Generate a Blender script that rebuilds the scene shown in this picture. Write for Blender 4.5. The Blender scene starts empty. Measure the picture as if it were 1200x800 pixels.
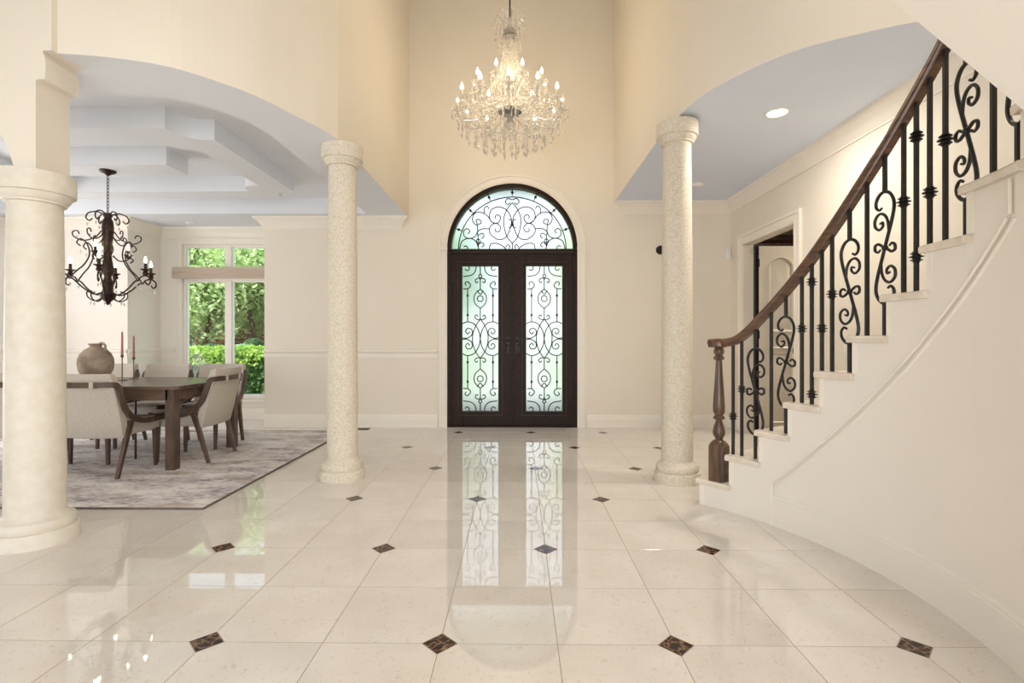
import bpy, math, random
from math import sin, cos, pi, radians as rad, degrees as deg
from mathutils import Vector, Matrix

random.seed(7)
S = bpy.context.scene
C = S.collection

# ------------------------------------------------------------------ camera
cam = bpy.data.cameras.new('camera'); co = bpy.data.objects.new('camera', cam); C.objects.link(co)
cam.sensor_width = 36.0; cam.sensor_fit = 'HORIZONTAL'; cam.lens = 607.0 / 1200.0 * 36.0
cam.shift_y = -3.0 / 1200.0
cam.clip_start = 0.05; cam.clip_end = 300
co.location = (0, 0, 1.195); co.rotation_euler = (pi / 2, 0, 8.0 / 607.0)
S.camera = co

# ------------------------------------------------------------------ world, sun, large lights, exposure
w = bpy.data.worlds.new('world'); S.world = w; w.use_nodes = True
wn = w.node_tree; wn.nodes.clear()
wo = wn.nodes.new('ShaderNodeOutputWorld'); bg = wn.nodes.new('ShaderNodeBackground')
tc = wn.nodes.new('ShaderNodeTexCoord'); sp = wn.nodes.new('ShaderNodeSeparateXYZ'); rp = wn.nodes.new('ShaderNodeValToRGB')
wn.links.new(tc.outputs['Generated'], sp.inputs[0]); wn.links.new(sp.outputs['Z'], rp.inputs[0])
rp.color_ramp.elements[0].position = 0.0; rp.color_ramp.elements[0].color = (1.0, 1.0, 1.0, 1)
rp.color_ramp.elements[1].position = 0.7; rp.color_ramp.elements[1].color = (0.62, 0.78, 1.0, 1)
wn.links.new(rp.outputs[0], bg.inputs[0]); bg.inputs[1].default_value = 1.9
wn.links.new(bg.outputs[0], wo.inputs[0])

def add_light(name, kind, loc, rot, power, color, **kw):
    l = bpy.data.lights.new(name, kind); l.energy = power; l.color = color
    for k, v in kw.items(): setattr(l, k, v)
    o = bpy.data.objects.new(name, l); C.objects.link(o); o.location = loc; o.rotation_euler = rot
    return o
add_light('sun', 'SUN', (-10, 5, 20), Vector((.60, .40, -.70)).to_track_quat('-Z', 'Y').to_euler(), 9.0, (1.0, 0.95, 0.86), angle=rad(2))
# added fill panel behind the camera, no window is built there
add_light('rear_fill_light', 'AREA', (-0.2, -4.2, 1.45), (rad(90), 0, 0), 165, (0.90, 0.95, 1.0), shape='RECTANGLE', size=7.0, size_y=2.7)
# added soft fill just under the foyer ceiling, no fixture there
add_light('foyer_top_fill', 'AREA', (-0.1, 2.3, 6.0), (0, 0, 0), 14, (1.0, 0.93, 0.84), shape='RECTANGLE', size=2.4, size_y=6.0)
add_light('dining_side_fill', 'AREA', (-7.1, 4.6, 1.35), (0, rad(-104), rad(-15)), 120, (1.0, 0.97, 0.95), shape='RECTANGLE', size=2.6, size_y=2.8)  # added fill brightening the dining room, no lamp stands here

add_light('stairwell_fill', 'AREA', (2.2, 2.0, 6.1), (0, 0, 0), 52, (1.0, 0.95, 0.86), shape='DISK', size=.4)  # added fill for the passage wall and stairs, not a fitted lamp

S.view_settings.view_transform = 'Standard'; S.view_settings.look = 'None'
S.view_settings.gamma = 1.0; S.view_settings.exposure = 0.03
S.view_settings.use_curve_mapping = False

# ------------------------------------------------------------------ materials
def srgb(r, g, b):
    f = lambda v: (v / 255 / 12.92) if v / 255 <= 0.04045 else ((v / 255 + 0.055) / 1.055) ** 2.4
    return (f(r), f(g), f(b), 1)

def mat(name, col, rough=0.5, metal=0.0, spec=0.5, col2=None, scale=8.0, detail=4.0, stretch=(1, 1, 1), bump=0.0, bscale=None, lo=0.35, hi=0.65, rand=0.0, coat=0.0):
    m = bpy.data.materials.new(name); m.use_nodes = True
    n = m.node_tree; b = n.nodes['Principled BSDF']
    b.inputs['Base Color'].default_value = col; b.inputs['Roughness'].default_value = rough
    b.inputs['Metallic'].default_value = metal; b.inputs['Specular IOR Level'].default_value = spec
    b.inputs['Coat Weight'].default_value = coat; b.inputs['Coat Roughness'].default_value = 0.05
    t = n.nodes.new('ShaderNodeTexCoord'); mp = n.nodes.new('ShaderNodeMapping'); mp.inputs['Scale'].default_value = stretch
    n.links.new(t.outputs['Object'], mp.inputs[0])
    out = None
    if col2 is not None:
        nz = n.nodes.new('ShaderNodeTexNoise'); nz.inputs['Scale'].default_value = scale; nz.inputs['Detail'].default_value = detail
        n.links.new(mp.outputs[0], nz.inputs['Vector'])
        r = n.nodes.new('ShaderNodeValToRGB'); r.color_ramp.elements[0].position = lo; r.color_ramp.elements[1].position = hi
        r.color_ramp.elements[0].color = col; r.color_ramp.elements[1].color = col2
        n.links.new(nz.outputs['Fac'], r.inputs[0]); out = r.outputs[0]
        if rand > 0:
            oi = n.nodes.new('ShaderNodeObjectInfo'); ad = n.nodes.new('ShaderNodeVectorMath'); ad.operation = 'MULTIPLY_ADD'
            cb = n.nodes.new('ShaderNodeCombineXYZ')
            n.links.new(oi.outputs['Random'], cb.inputs[0]); n.links.new(oi.outputs['Random'], cb.inputs[1]); n.links.new(oi.outputs['Random'], cb.inputs[2])
            ad.inputs[1].default_value = (37, 53, 71)
            n.links.new(cb.outputs[0], ad.inputs[0]); n.links.new(mp.outputs[0], ad.inputs[2]); n.links.new(ad.outputs[0], nz.inputs['Vector'])
            hs = n.nodes.new('ShaderNodeHueSaturation'); mr = n.nodes.new('ShaderNodeMapRange')
            mr.inputs['To Min'].default_value = 1 - rand; mr.inputs['To Max'].default_value = 1 + rand
            n.links.new(oi.outputs['Random'], mr.inputs[0]); n.links.new(mr.outputs[0], hs.inputs['Value']); n.links.new(out, hs.inputs['Color'])
            out = hs.outputs[0]
        n.links.new(out, b.inputs['Base Color'])
    if bump > 0:
        bz = n.nodes.new('ShaderNodeTexNoise'); bz.inputs['Scale'].default_value = bscale or scale * 4; bz.inputs['Detail'].default_value = 3
        n.links.new(mp.outputs[0], bz.inputs['Vector'])
        bp = n.nodes.new('ShaderNodeBump'); bp.inputs['Strength'].default_value = bump; bp.inputs['Distance'].default_value = 0.01
        n.links.new(bz.outputs['Fac'], bp.inputs['Height']); n.links.new(bp.outputs[0], b.inputs['Normal'])
    return m

M = {}
M['wall'] = mat('cream_wall_paint', srgb(237, 228, 214), 0.6, spec=0.2, col2=srgb(235, 226, 211), scale=2, bump=0.02, bscale=160)
M['wall_low'] = mat('pale_cream_wall_paint', srgb(240, 234, 225), 0.55, spec=0.25, col2=srgb(238, 231, 222), scale=2, bump=0.02, bscale=160)
M['stairwall'] = mat('stair_wall_paint', srgb(238, 231, 221), 0.55, spec=0.25, col2=srgb(236, 229, 219), scale=2, bump=0.02, bscale=160)
M['ceil'] = mat('daylight_tinted_ceiling_paint', srgb(226, 234, 249), 0.7, spec=0.1, col2=srgb(224, 232, 248), scale=2, bump=0.02, bscale=120)  # cool cast of daylight put into the base colour
M['dceil'] = mat('soft_white_ceiling_paint', srgb(232, 235, 240), 0.7, spec=0.1, col2=srgb(230, 233, 239), scale=2, bump=0.02, bscale=120)
M['trim'] = mat('warm_white_trim_paint', srgb(243, 236, 224), 0.4, spec=0.35, col2=srgb(241, 233, 221), scale=3)
M['white'] = mat('white_plastic', srgb(242, 240, 236), 0.4, col2=srgb(238, 236, 232), scale=9)
M['grout'] = mat('grey_beige_grout', srgb(168, 152, 136), 0.9, spec=0.1, col2=srgb(150, 134, 118), scale=20)

# polished cream marble: fine worm-like flecks, shifted per tile
def tile_material():
    m = bpy.data.materials.new('polished_cream_marble'); m.use_nodes = True; n = m.node_tree; b = n.nodes['Principled BSDF']
    L = n.links.new
    t = n.nodes.new('ShaderNodeTexCoord'); oi = n.nodes.new('ShaderNodeObjectInfo')
    cb = n.nodes.new('ShaderNodeCombineXYZ')
    for k in range(3): L(oi.outputs['Random'], cb.inputs[k])
    ad = n.nodes.new('ShaderNodeVectorMath'); ad.operation = 'MULTIPLY_ADD'; ad.inputs[1].default_value = (31, 57, 11)
    L(cb.outputs[0], ad.inputs[0]); L(t.outputs['Object'], ad.inputs[2])
    n1 = n.nodes.new('ShaderNodeTexNoise'); n1.inputs['Scale'].default_value = 3.2; n1.inputs['Detail'].default_value = 4
    L(ad.outputs[0], n1.inputs['Vector'])
    r1 = n.nodes.new('ShaderNodeValToRGB'); r1.color_ramp.elements[0].color = srgb(220, 212, 202); r1.color_ramp.elements[1].color = srgb(229, 223, 215)
    r1.color_ramp.elements[0].position = 0.3; r1.color_ramp.elements[1].position = 0.7
    L(n1.outputs['Fac'], r1.inputs[0])
    n2 = n.nodes.new('ShaderNodeTexNoise'); n2.inputs['Scale'].default_value = 44; n2.inputs['Detail'].default_value = 3; n2.inputs['Distortion'].default_value = 1.6
    L(ad.outputs[0], n2.inputs['Vector'])
    r2 = n.nodes.new('ShaderNodeValToRGB'); r2.color_ramp.elements[0].position = 0.60; r2.color_ramp.elements[1].position = 0.70
    r2.color_ramp.elements[0].color = (0, 0, 0, 1); r2.color_ramp.elements[1].color = (1, 1, 1, 1)
    L(n2.outputs['Fac'], r2.inputs[0])
    mx = n.nodes.new('ShaderNodeMix'); mx.data_type = 'RGBA'
    mul = n.nodes.new('ShaderNodeMath'); mul.operation = 'MULTIPLY'; mul.inputs[1].default_value = 0.42
    L(r2.outputs[0], mul.inputs[0]); L(mul.outputs[0], mx.inputs['Factor']); L(r1.outputs[0], mx.inputs['A']); mx.inputs['B'].default_value = srgb(186, 168, 148)
    hs = n.nodes.new('ShaderNodeHueSaturation'); mr = n.nodes.new('ShaderNodeMapRange'); mr.inputs['To Min'].default_value = 0.965; mr.inputs['To Max'].default_value = 1.02
    L(oi.outputs['Random'], mr.inputs[0]); L(mr.outputs[0], hs.inputs['Value']); L(mx.outputs['Result'], hs.inputs['Color']); L(hs.outputs[0], b.inputs['Base Color'])
    b.inputs['Roughness'].default_value = 0.018; b.inputs['Specular IOR Level'].default_value = 0.85; b.inputs['Coat Weight'].default_value = 0.0
    return m
M['tile'] = tile_material()

def vein_material(name, base, mid, vein, scale, rough):
    m = bpy.data.materials.new(name); m.use_nodes = True; n = m.node_tree; b = n.nodes['Principled BSDF']; L = n.links.new
    t = n.nodes.new('ShaderNodeTexCoord'); oi = n.nodes.new('ShaderNodeObjectInfo'); cb = n.nodes.new('ShaderNodeCombineXYZ')
    for k in range(3): L(oi.outputs['Random'], cb.inputs[k])
    ad = n.nodes.new('ShaderNodeVectorMath'); ad.operation = 'MULTIPLY_ADD'; ad.inputs[1].default_value = (31, 57, 11)
    L(cb.outputs[0], ad.inputs[0]); L(t.outputs['Object'], ad.inputs[2])
    v = n.nodes.new('ShaderNodeTexVoronoi'); v.feature = 'DISTANCE_TO_EDGE'; v.inputs['Scale'].default_value = scale
    nz = n.nodes.new('ShaderNodeTexNoise'); nz.inputs['Scale'].default_value = scale * 1.2; nz.inputs['Detail'].default_value = 5
    L(ad.outputs[0], nz.inputs['Vector'])
    vm = n.nodes.new('ShaderNodeVectorMath'); vm.operation = 'MULTIPLY_ADD'; vm.inputs[1].default_value = (0.06, 0.06, 0.06)
    L(nz.outputs['Color'], vm.inputs[0]); L(ad.outputs[0], vm.inputs[2]); L(vm.outputs[0], v.inputs['Vector'])
    r = n.nodes.new('ShaderNodeValToRGB'); e = r.color_ramp.elements
    e[0].position = 0.0; e[0].color = vein; e[1].position = 0.22; e[1].color = base
    x = e.new(0.05); x.color = mid
    L(v.outputs['Distance'], r.inputs[0]); L(r.outputs[0], b.inputs['Base Color']); b.inputs['Roughness'].default_value = rough; b.inputs['Specular IOR Level'].default_value = 0.25
    return m
M['inlay'] = vein_material('dark_brown_veined_marble', srgb(46, 32, 26), srgb(86, 62, 48), srgb(150, 122, 98), 22, 0.08)
M['tread'] = mat('cream_marble_tread', srgb(232, 222, 207), 0.16, col2=srgb(222, 209, 192), scale=14, rand=0.02)

M['stone'] = mat('speckled_limestone', srgb(208, 196, 175), 0.55, spec=0.3, col2=srgb(228, 219, 203), scale=75, detail=6, lo=0.36, hi=0.62, bump=0.12, bscale=110)
M['stone_smooth'] = mat('pale_smooth_limestone', srgb(222, 213, 198), 0.5, spec=0.3, col2=srgb(229, 222, 210), scale=16, detail=6, bump=0.08, bscale=60)
M['iron'] = mat('black_wrought_iron', srgb(17, 14, 13), 0.42, metal=0.1, col2=srgb(27, 23, 21), scale=30, bump=0.08, bscale=90)
M['doorbrown'] = mat('dark_bronze_door_paint', srgb(36, 23, 17), 0.48, spec=0.2, col2=srgb(46, 31, 23), scale=18, bump=0.03)
M['doorbead'] = mat('worn_bronze_bead', srgb(60, 43, 33), 0.4, spec=0.3, col2=srgb(48, 34, 26), scale=30)
M['rail'] = mat('stained_walnut_rail', srgb(66, 42, 28), 0.3, col2=srgb(106, 71, 47), scale=9, stretch=(1, 1, 6), detail=6, coat=0.3)
M['newel'] = mat('stained_walnut_newel', srgb(62, 43, 32), 0.33, col2=srgb(108, 79, 58), scale=30, stretch=(1, 1, 0.12), detail=6, coat=0.2)
M['tablewood'] = mat('brown_oak_table', srgb(86, 67, 55), 0.27, col2=srgb(112, 91, 77), scale=14, stretch=(0.15, 1, 1), detail=7, bump=0.05)
M['chairwood'] = mat('dark_walnut_chair_wood', srgb(70, 52, 41), 0.4, col2=srgb(98, 76, 62), scale=22, stretch=(1, 1, 0.25), detail=6)
M['fabric'] = mat('oatmeal_linen', srgb(210, 201, 190), 0.95, spec=0.1, col2=srgb(194, 184, 172), scale=120, detail=3, bump=0.25, bscale=260)
M['clay'] = mat('weathered_clay', srgb(186, 170, 152), 0.9, spec=0.15, col2=srgb(148, 132, 116), scale=9, detail=8, bump=0.3, bscale=26)
M['clay_dark'] = mat('dark_clay', srgb(66, 58, 50), 0.95, spec=0.1, col2=srgb(92, 82, 72), scale=18, detail=8, bump=0.3, bscale=40)
M['candle'] = mat('terracotta_wax', srgb(186, 122, 100), 0.5, col2=srgb(174, 112, 92), scale=10)
M['candlestick'] = mat('aged_brass', srgb(120, 100, 82), 0.35, metal=0.6, col2=srgb(96, 80, 66), scale=20)
M['bronze'] = mat('antique_bronze', srgb(36, 25, 19), 0.4, metal=0.4, col2=srgb(72, 50, 34), scale=26, detail=6)
M['steel'] = mat('dark_nickel', srgb(90, 84, 78), 0.3, metal=0.9, col2=srgb(70, 64, 60), scale=20)
M['sleeve'] = mat('ivory_candle_sleeve', srgb(232, 220, 190), 0.5, col2=srgb(222, 208, 176), scale=20)
M['studywood'] = mat('dark_study_panelling', srgb(58, 38, 26), 0.4, col2=srgb(82, 54, 37), scale=10, stretch=(1, 1, 0.2), detail=6)
M['intdoor'] = mat('ivory_door_paint', srgb(234, 225, 207), 0.4, spec=0.35, col2=srgb(231, 221, 203), scale=3)
M['blackmetal'] = mat('black_metal', srgb(22, 20, 20), 0.4, metal=0.3, col2=srgb(30, 28, 27), scale=20)
M['vent'] = mat('brown_floor_register', srgb(64, 50, 40), 0.45, metal=0.3, col2=srgb(80, 62, 50), scale=20)
M['shade'] = mat('taupe_linen_shade', srgb(208, 192, 174), 0.9, spec=0.1, col2=srgb(196, 180, 162), scale=90, bump=0.2, bscale=200)
M['bark'] = mat('grey_brown_bark', srgb(122, 100, 84), 0.95, spec=0.1, col2=srgb(84, 66, 54), scale=12, stretch=(1, 1, 0.2), detail=6, bump=0.5, bscale=20)
M['lawn'] = mat('lawn_grass', srgb(92, 128, 60), 0.95, spec=0.05, col2=srgb(126, 160, 84), scale=6, detail=8, bump=0.5, bscale=60)
M['paving'] = mat('pale_paving', srgb(206, 200, 190), 0.8, spec=0.2, col2=srgb(190, 184, 174), scale=5, detail=6)
M['mulch'] = mat('brown_mulch', srgb(112, 82, 64), 1.0, spec=0.05, col2=srgb(78, 56, 44), scale=22, detail=8, bump=0.6)
M['brick'] = mat('garden_wall_brick', srgb(128, 78, 62), 0.9, spec=0.1, col2=srgb(96, 58, 48), scale=8, detail=6)
def leafmat(name, a, b2):
    m = mat(name, a, 0.5, spec=0.35, col2=b2, scale=5, detail=3)
    n = m.node_tree; b = n.nodes['Principled BSDF']; out = n.nodes['Material Output']
    tr = n.nodes.new('ShaderNodeBsdfTranslucent'); mx = n.nodes.new('ShaderNodeMixShader'); mx.inputs[0].default_value = 0.5
    src = b.inputs['Base Color'].links[0].from_socket
    n.links.new(src, tr.inputs[0]); n.links.new(b.outputs[0], mx.inputs[1]); n.links.new(tr.outputs[0], mx.inputs[2]); n.links.new(mx.outputs[0], out.inputs[0])
    return m
M['leaf1'] = leafmat('maple_leaf', srgb(178, 208, 132), srgb(232, 240, 194))
M['leaf2'] = leafmat('deep_green_leaf', srgb(150, 192, 150), srgb(206, 228, 196))
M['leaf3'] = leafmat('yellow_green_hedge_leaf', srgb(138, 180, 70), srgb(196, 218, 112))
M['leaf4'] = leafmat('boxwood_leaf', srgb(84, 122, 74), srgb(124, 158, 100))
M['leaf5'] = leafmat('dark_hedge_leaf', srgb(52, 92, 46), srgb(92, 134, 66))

def rug_material():
    m = bpy.data.materials.new('distressed_wool_rug'); m.use_nodes = True; n = m.node_tree; b = n.nodes['Principled BSDF']; L = n.links.new
    t = n.nodes.new('ShaderNodeTexCoord')
    def nz(sc, stretch, det=6):
        mp = n.nodes.new('ShaderNodeMapping'); mp.inputs['Scale'].default_value = stretch; L(t.outputs['Object'], mp.inputs[0])
        q = n.nodes.new('ShaderNodeTexNoise'); q.inputs['Scale'].default_value = sc; q.inputs['Detail'].default_value = det; L(mp.outputs[0], q.inputs['Vector']); return q.outputs['Fac']
    r = n.nodes.new('ShaderNodeValToRGB'); e = r.color_ramp.elements
    e[0].position = 0.36; e[0].color = srgb(126, 120, 122); e[1].position = 0.62; e[1].color = srgb(240, 236, 233)
    x = e.new(0.44); x.color = srgb(194, 187, 186); x = e.new(0.54); x.color = srgb(228, 222, 219)
    ad = n.nodes.new('ShaderNodeMath'); ad.operation = 'ADD'
    m1 = n.nodes.new('ShaderNodeMath'); m1.operation = 'MULTIPLY'; m1.inputs[1].default_value = 0.5
    m2 = n.nodes.new('ShaderNodeMath'); m2.operation = 'MULTIPLY'; m2.inputs[1].default_value = 0.5
    L(nz(2.6, (1, 2.2, 1)), m1.inputs[0]); L(nz(46, (0.5, 1.8, 1), 10), m2.inputs[0]); L(m1.outputs[0], ad.inputs[0]); L(m2.outputs[0], ad.inputs[1]); L(ad.outputs[0], r.inputs[0])
    mx = n.nodes.new('ShaderNodeMix'); mx.data_type = 'RGBA'; mx.inputs['B'].default_value = srgb(168, 142, 118)
    r2 = n.nodes.new('ShaderNodeValToRGB'); r2.color_ramp.elements[0].position = 0.55; r2.color_ramp.elements[1].position = 0.7
    r2.color_ramp.elements[1].color = (0.6, 0.6, 0.6, 1)
    L(nz(2.0, (1, 2.2, 1)), r2.inputs[0]); L(r2.outputs[0], mx.inputs['Factor']); L(r.outputs[0], mx.inputs['A']); L(mx.outputs['Result'], b.inputs['Base Color'])
    b.inputs['Roughness'].default_value = 1.0; b.inputs['Specular IOR Level'].default_value = 0.05
    bp = n.nodes.new('ShaderNodeBump'); bp.inputs['Strength'].default_value = 0.4; bp.inputs['Distance'].default_value = 0.01
    L(nz(150, (1, 1, 1), 2), bp.inputs['Height']); L(bp.outputs[0], b.inputs['Normal'])
    return m
M['rug'] = rug_material()
M['rugedge'] = mat('rug_binding', srgb(128, 116, 110), 1.0, spec=0.05, col2=srgb(108, 98, 94), scale=60)

def glass_clear():
    m = bpy.data.materials.new('clear_window_glass'); m.use_nodes = True; n = m.node_tree; n.nodes.clear()
    o = n.nodes.new('ShaderNodeOutputMaterial'); t = n.nodes.new('ShaderNodeBsdfTransparent'); t.inputs[0].default_value = (0.93, 0.97, 0.96, 1)
    g = n.nodes.new('ShaderNodeBsdfGlossy'); g.inputs['Roughness'].default_value = 0.01
    mx = n.nodes.new('ShaderNodeMixShader'); mx.inputs[0].default_value = 0.025
    n.links.new(t.outputs[0], mx.inputs[1]); n.links.new(g.outputs[0], mx.inputs[2]); n.links.new(mx.outputs[0], o.inputs[0]); return m
M['pane'] = glass_clear()
def glass_frost():
    m = bpy.data.materials.new('rippled_privacy_glass'); m.use_nodes = True; n = m.node_tree; b = n.nodes['Principled BSDF']
    b.inputs['Base Color'].default_value = (0.79, 0.87, 0.875, 1); b.inputs['Transmission Weight'].default_value = 1.0
    b.inputs['Roughness'].default_value = 0.33; b.inputs['IOR'].default_value = 1.3
    t = n.nodes.new('ShaderNodeTexCoord'); z = n.nodes.new('ShaderNodeTexVoronoi'); z.inputs['Scale'].default_value = 70
    bp = n.nodes.new('ShaderNodeBump'); bp.inputs['Strength'].default_value = 0.5; bp.inputs['Distance'].default_value = 0.004
    n.links.new(t.outputs['Object'], z.inputs['Vector']); n.links.new(z.outputs['Distance'], bp.inputs['Height']); n.links.new(bp.outputs[0], b.inputs['Normal'])
    return m
M['frost'] = glass_frost()
def crystal():
    m = bpy.data.materials.new('cut_crystal'); m.use_nodes = True; n = m.node_tree; n.nodes.clear()
    o = n.nodes.new('ShaderNodeOutputMaterial'); g = n.nodes.new('ShaderNodeBsdfGlass'); g.inputs['IOR'].default_value = 1.55; g.inputs['Roughness'].default_value = 0.02
    t = n.nodes.new('ShaderNodeBsdfTransparent'); t.inputs[0].default_value = (1, 0.99, 0.97, 1)
    gl = n.nodes.new('ShaderNodeBsdfGlossy'); gl.inputs['Roughness'].default_value = 0.08
    tr = n.nodes.new('ShaderNodeBsdfTranslucent'); tr.inputs[0].default_value = (0.97, 0.95, 0.92, 1)
    m1 = n.nodes.new('ShaderNodeMixShader'); m1.inputs[0].default_value = 0.4
    m2 = n.nodes.new('ShaderNodeMixShader'); m2.inputs[0].default_value = 0.6
    m3 = n.nodes.new('ShaderNodeMixShader'); m3.inputs[0].default_value = 0.62
    n.links.new(g.outputs[0], m1.inputs[1]); n.links.new(t.outputs[0], m1.inputs[2])
    n.links.new(gl.outputs[0], m2.inputs[1]); n.links.new(tr.outputs[0], m2.inputs[2])
    n.links.new(m1.outputs[0], m3.inputs[1]); n.links.new(m2.outputs[0], m3.inputs[2]); n.links.new(m3.outputs[0], o.inputs[0]); return m
M['crystal'] = crystal()
def emit(name, col, st):
    m = bpy.data.materials.new(name); m.use_nodes = True; b = m.node_tree.nodes['Principled BSDF']
    b.inputs['Base Color'].default_value = col; b.inputs['Emission Color'].default_value = col; b.inputs['Emission Strength'].default_value = st; return m
M['bulb'] = emit('lit_candle_bulb', (1.0, 0.84, 0.58, 1), 9.0)
M['can'] = emit('lit_downlight', (1.0, 0.95, 0.86, 1), 6.0)

# ------------------------------------------------------------------ geometry helpers
def cr(pts, k=6, closed=False):
    """Catmull-Rom through points of any dimension"""
    out = []; n = len(pts)
    for i in range(n if closed else n - 1):
        p0 = pts[(i - 1) % n] if closed or i > 0 else [2 * a - b for a, b in zip(pts[0], pts[1])]
        p1 = pts[i]; p2 = pts[(i + 1) % n]
        p3 = pts[(i + 2) % n] if closed or i + 2 < n else [2 * a - b for a, b in zip(pts[-1], pts[-2])]
        for j in range(k):
            t = j / k
            out.append(tuple(0.5 * (2 * b + (c - a) * t + (2 * a - 5 * b + 4 * c - d) * t * t + (3 * b - a - 3 * c + d) * t ** 3) for a, b, c, d in zip(p0, p1, p2, p3)))
    if not closed: out.append(tuple(pts[-1]))
    return out

class G:
    def __init__(s): s.v = []; s.f = []; s.mi = []; s.cm = 0
    def face(s, ids): s.f.append(tuple(ids)); s.mi.append(s.cm)
    def add(s, vs, fs):
        o = len(s.v); s.v += [tuple(x) for x in vs]
        for f in fs: s.face([i + o for i in f])
    def box(s, x0, x1, y0, y1, z0, z1):
        s.add([(x0, y0, z0), (x1, y0, z0), (x1, y1, z0), (x0, y1, z0), (x0, y0, z1), (x1, y0, z1), (x1, y1, z1), (x0, y1, z1)],
              [(0, 3, 2, 1), (4, 5, 6, 7), (0, 1, 5, 4), (1, 2, 6, 5), (2, 3, 7, 6), (3, 0, 4, 7)])
        return s
    def loft(s, rings, closed=True, caps=True):
        """rings: lists of 3D points of equal length"""
        o = len(s.v); n = len(rings[0])
        for r in rings: s.v += [tuple(p) for p in r]
        for i in range(len(rings) - 1):
            for j in range(n if closed else n - 1):
                a = o + i * n + j; b = o + i * n + (j + 1) % n
                s.face((a, b, b + n, a + n))
        if caps and closed:
            s.face([o + j for j in range(n)][::-1]); s.face([o + (len(rings) - 1) * n + j for j in range(n)])
        return s
    def prism(s, poly, fn, a, b):
        """poly of (u,v); fn(u,v,h) -> xyz; extruded from h=a to h=b"""
        return s.loft([[fn(u, v, a) for u, v in poly], [fn(u, v, b) for u, v in poly]])
    def lathe(s, prof, n=24, at=(0, 0), rot=0):
        rings = [[(at[0] + r * cos(2 * pi * j / n + rot), at[1] + r * sin(2 * pi * j / n + rot), z) for j in range(n)] for r, z in prof]
        return s.loft(rings)
    def tube(s, pts, r, n=6, closed=False, rot=0.0):
        P = [Vector(p) for p in pts]; N = len(P); rs = r if isinstance(r, (list, tuple)) else [r] * N
        if N < 2: return s
        T = []
        for i in range(N):
            a = P[(i - 1) % N] if closed or i > 0 else P[i]; b = P[(i + 1) % N] if closed or i < N - 1 else P[i]
            d = b - a; T.append(d.normalized() if d.length > 1e-9 else Vector((0, 0, 1)))
        u = T[0].orthogonal().normalized()
        if rot or abs(T[0].z) > 0.99: u = Vector((1, 0, 0)) if abs(T[0].x) < 0.9 else Vector((0, 1, 0)); u = (u - T[0] * u.dot(T[0])).normalized()
        rings = []
        for i in range(N):
            u = u - T[i] * u.dot(T[i])
            u = u.normalized() if u.length > 1e-6 else T[i].orthogonal().normalized()
            v = T[i].cross(u)
            rings.append([P[i] + (u * cos(2 * pi * k / n + rot) + v * sin(2 * pi * k / n + rot)) * rs[i] for k in range(n)])
        if closed: rings.append(rings[0]); return s.loft(rings, caps=False)
        return s.loft(rings)
    def sweep(s, pts, sec, up=(0, 0, 1), caps=True):
        """section (a,b): a along side (tangent x up), b along up"""
        P = [Vector(p) for p in pts]; N = len(P); rings = []; U = Vector(up)
        for i in range(N):
            t = (P[min(i + 1, N - 1)] - P[max(i - 1, 0)]).normalized()
            side = t.cross(U).normalized(); uu = side.cross(t)
            rings.append([P[i] + side * a + uu * b for a, b in sec])
        return s.loft(rings, caps=caps)
    def octa(s, c, r, h, h2=None):
        x, y, z = c; h2 = h if h2 is None else h2
        s.add([(x + r, y, z), (x, y + r, z), (x - r, y, z), (x, y - r, z), (x, y, z + h2), (x, y, z - h)],
              [(0, 1, 4), (1, 2, 4), (2, 3, 4), (3, 0, 4), (1, 0, 5), (2, 1, 5), (3, 2, 5), (0, 3, 5)])
        return s
    def ball(s, c, r, n=10, m=6, sz=1.0):
        prof = [(max(1e-4, r * sin(pi * i / m)), c[2] - r * sz * cos(pi * i / m)) for i in range(m + 1)]
        return s.lathe(prof, n, (c[0], c[1]))
    def build(s, name, mats, parent=None, smooth=35, bevel=0.0, **tags):
        off = Vector((0, 0, 0)); p = parent
        while p is not None: off += p.location; p = p.parent
        me = bpy.data.meshes.new(name)
        me.from_pydata([(x - off.x, y - off.y, z - off.z) for x, y, z in s.v], [], s.f)
        for m in (mats if isinstance(mats, list) else [mats]): me.materials.append(m)
        me.polygons.foreach_set('material_index', s.mi)
        me.update()
        if smooth:
            me.shade_smooth(); me.set_sharp_from_angle(angle=rad(smooth))
        o = bpy.data.objects.new(name, me); C.objects.link(o)
        if parent: o.parent = parent
        if bevel:
            b = o.modifiers.new('bevel', 'BEVEL'); b.width = bevel; b.segments = 2; b.limit_method = 'ANGLE'; b.angle_limit = rad(40)
        for k, v in tags.items(): o[k] = v
        return o

def thing(name, label, cat, loc=(0, 0, 0), group=None, rotz=0.0, kind=None):
    o = bpy.data.objects.new(name, None); C.objects.link(o); o.location = loc; o.rotation_euler = (0, 0, rotz)
    o.empty_display_size = 0.1
    o['label'] = label; o['category'] = cat
    if group: o['group'] = group
    if kind: o['kind'] = kind
    return o
def struct(o, label, cat):
    o['kind'] = 'structure'; o['label'] = label; o['category'] = cat; return o
def dup(root, loc, rotz, label, group=None):
    def cp(o, par):
        c = o.copy(); C.objects.link(c)
        if par: c.parent = par
        for ch in o.children: cp(ch, c)
        return c
    r = cp(root, None); r.location = loc; r.rotation_euler = (0, 0, rotz); r['label'] = label
    if group: r['group'] = group
    return r
XY = lambda u, v, h: (u, v, h)
XZ = lambda u, v, h: (u, h, v)
YZ = lambda u, v, h: (h, u, v)

# ================================================================== STRUCTURE
YB = 7.0           # back wall face
ZL, ZT, ZR, ZF = 2.84, 3.05, 3.03, 6.2   # dining perimeter soffit, tray, right ceiling, foyer ceiling
XR = 2.86
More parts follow.
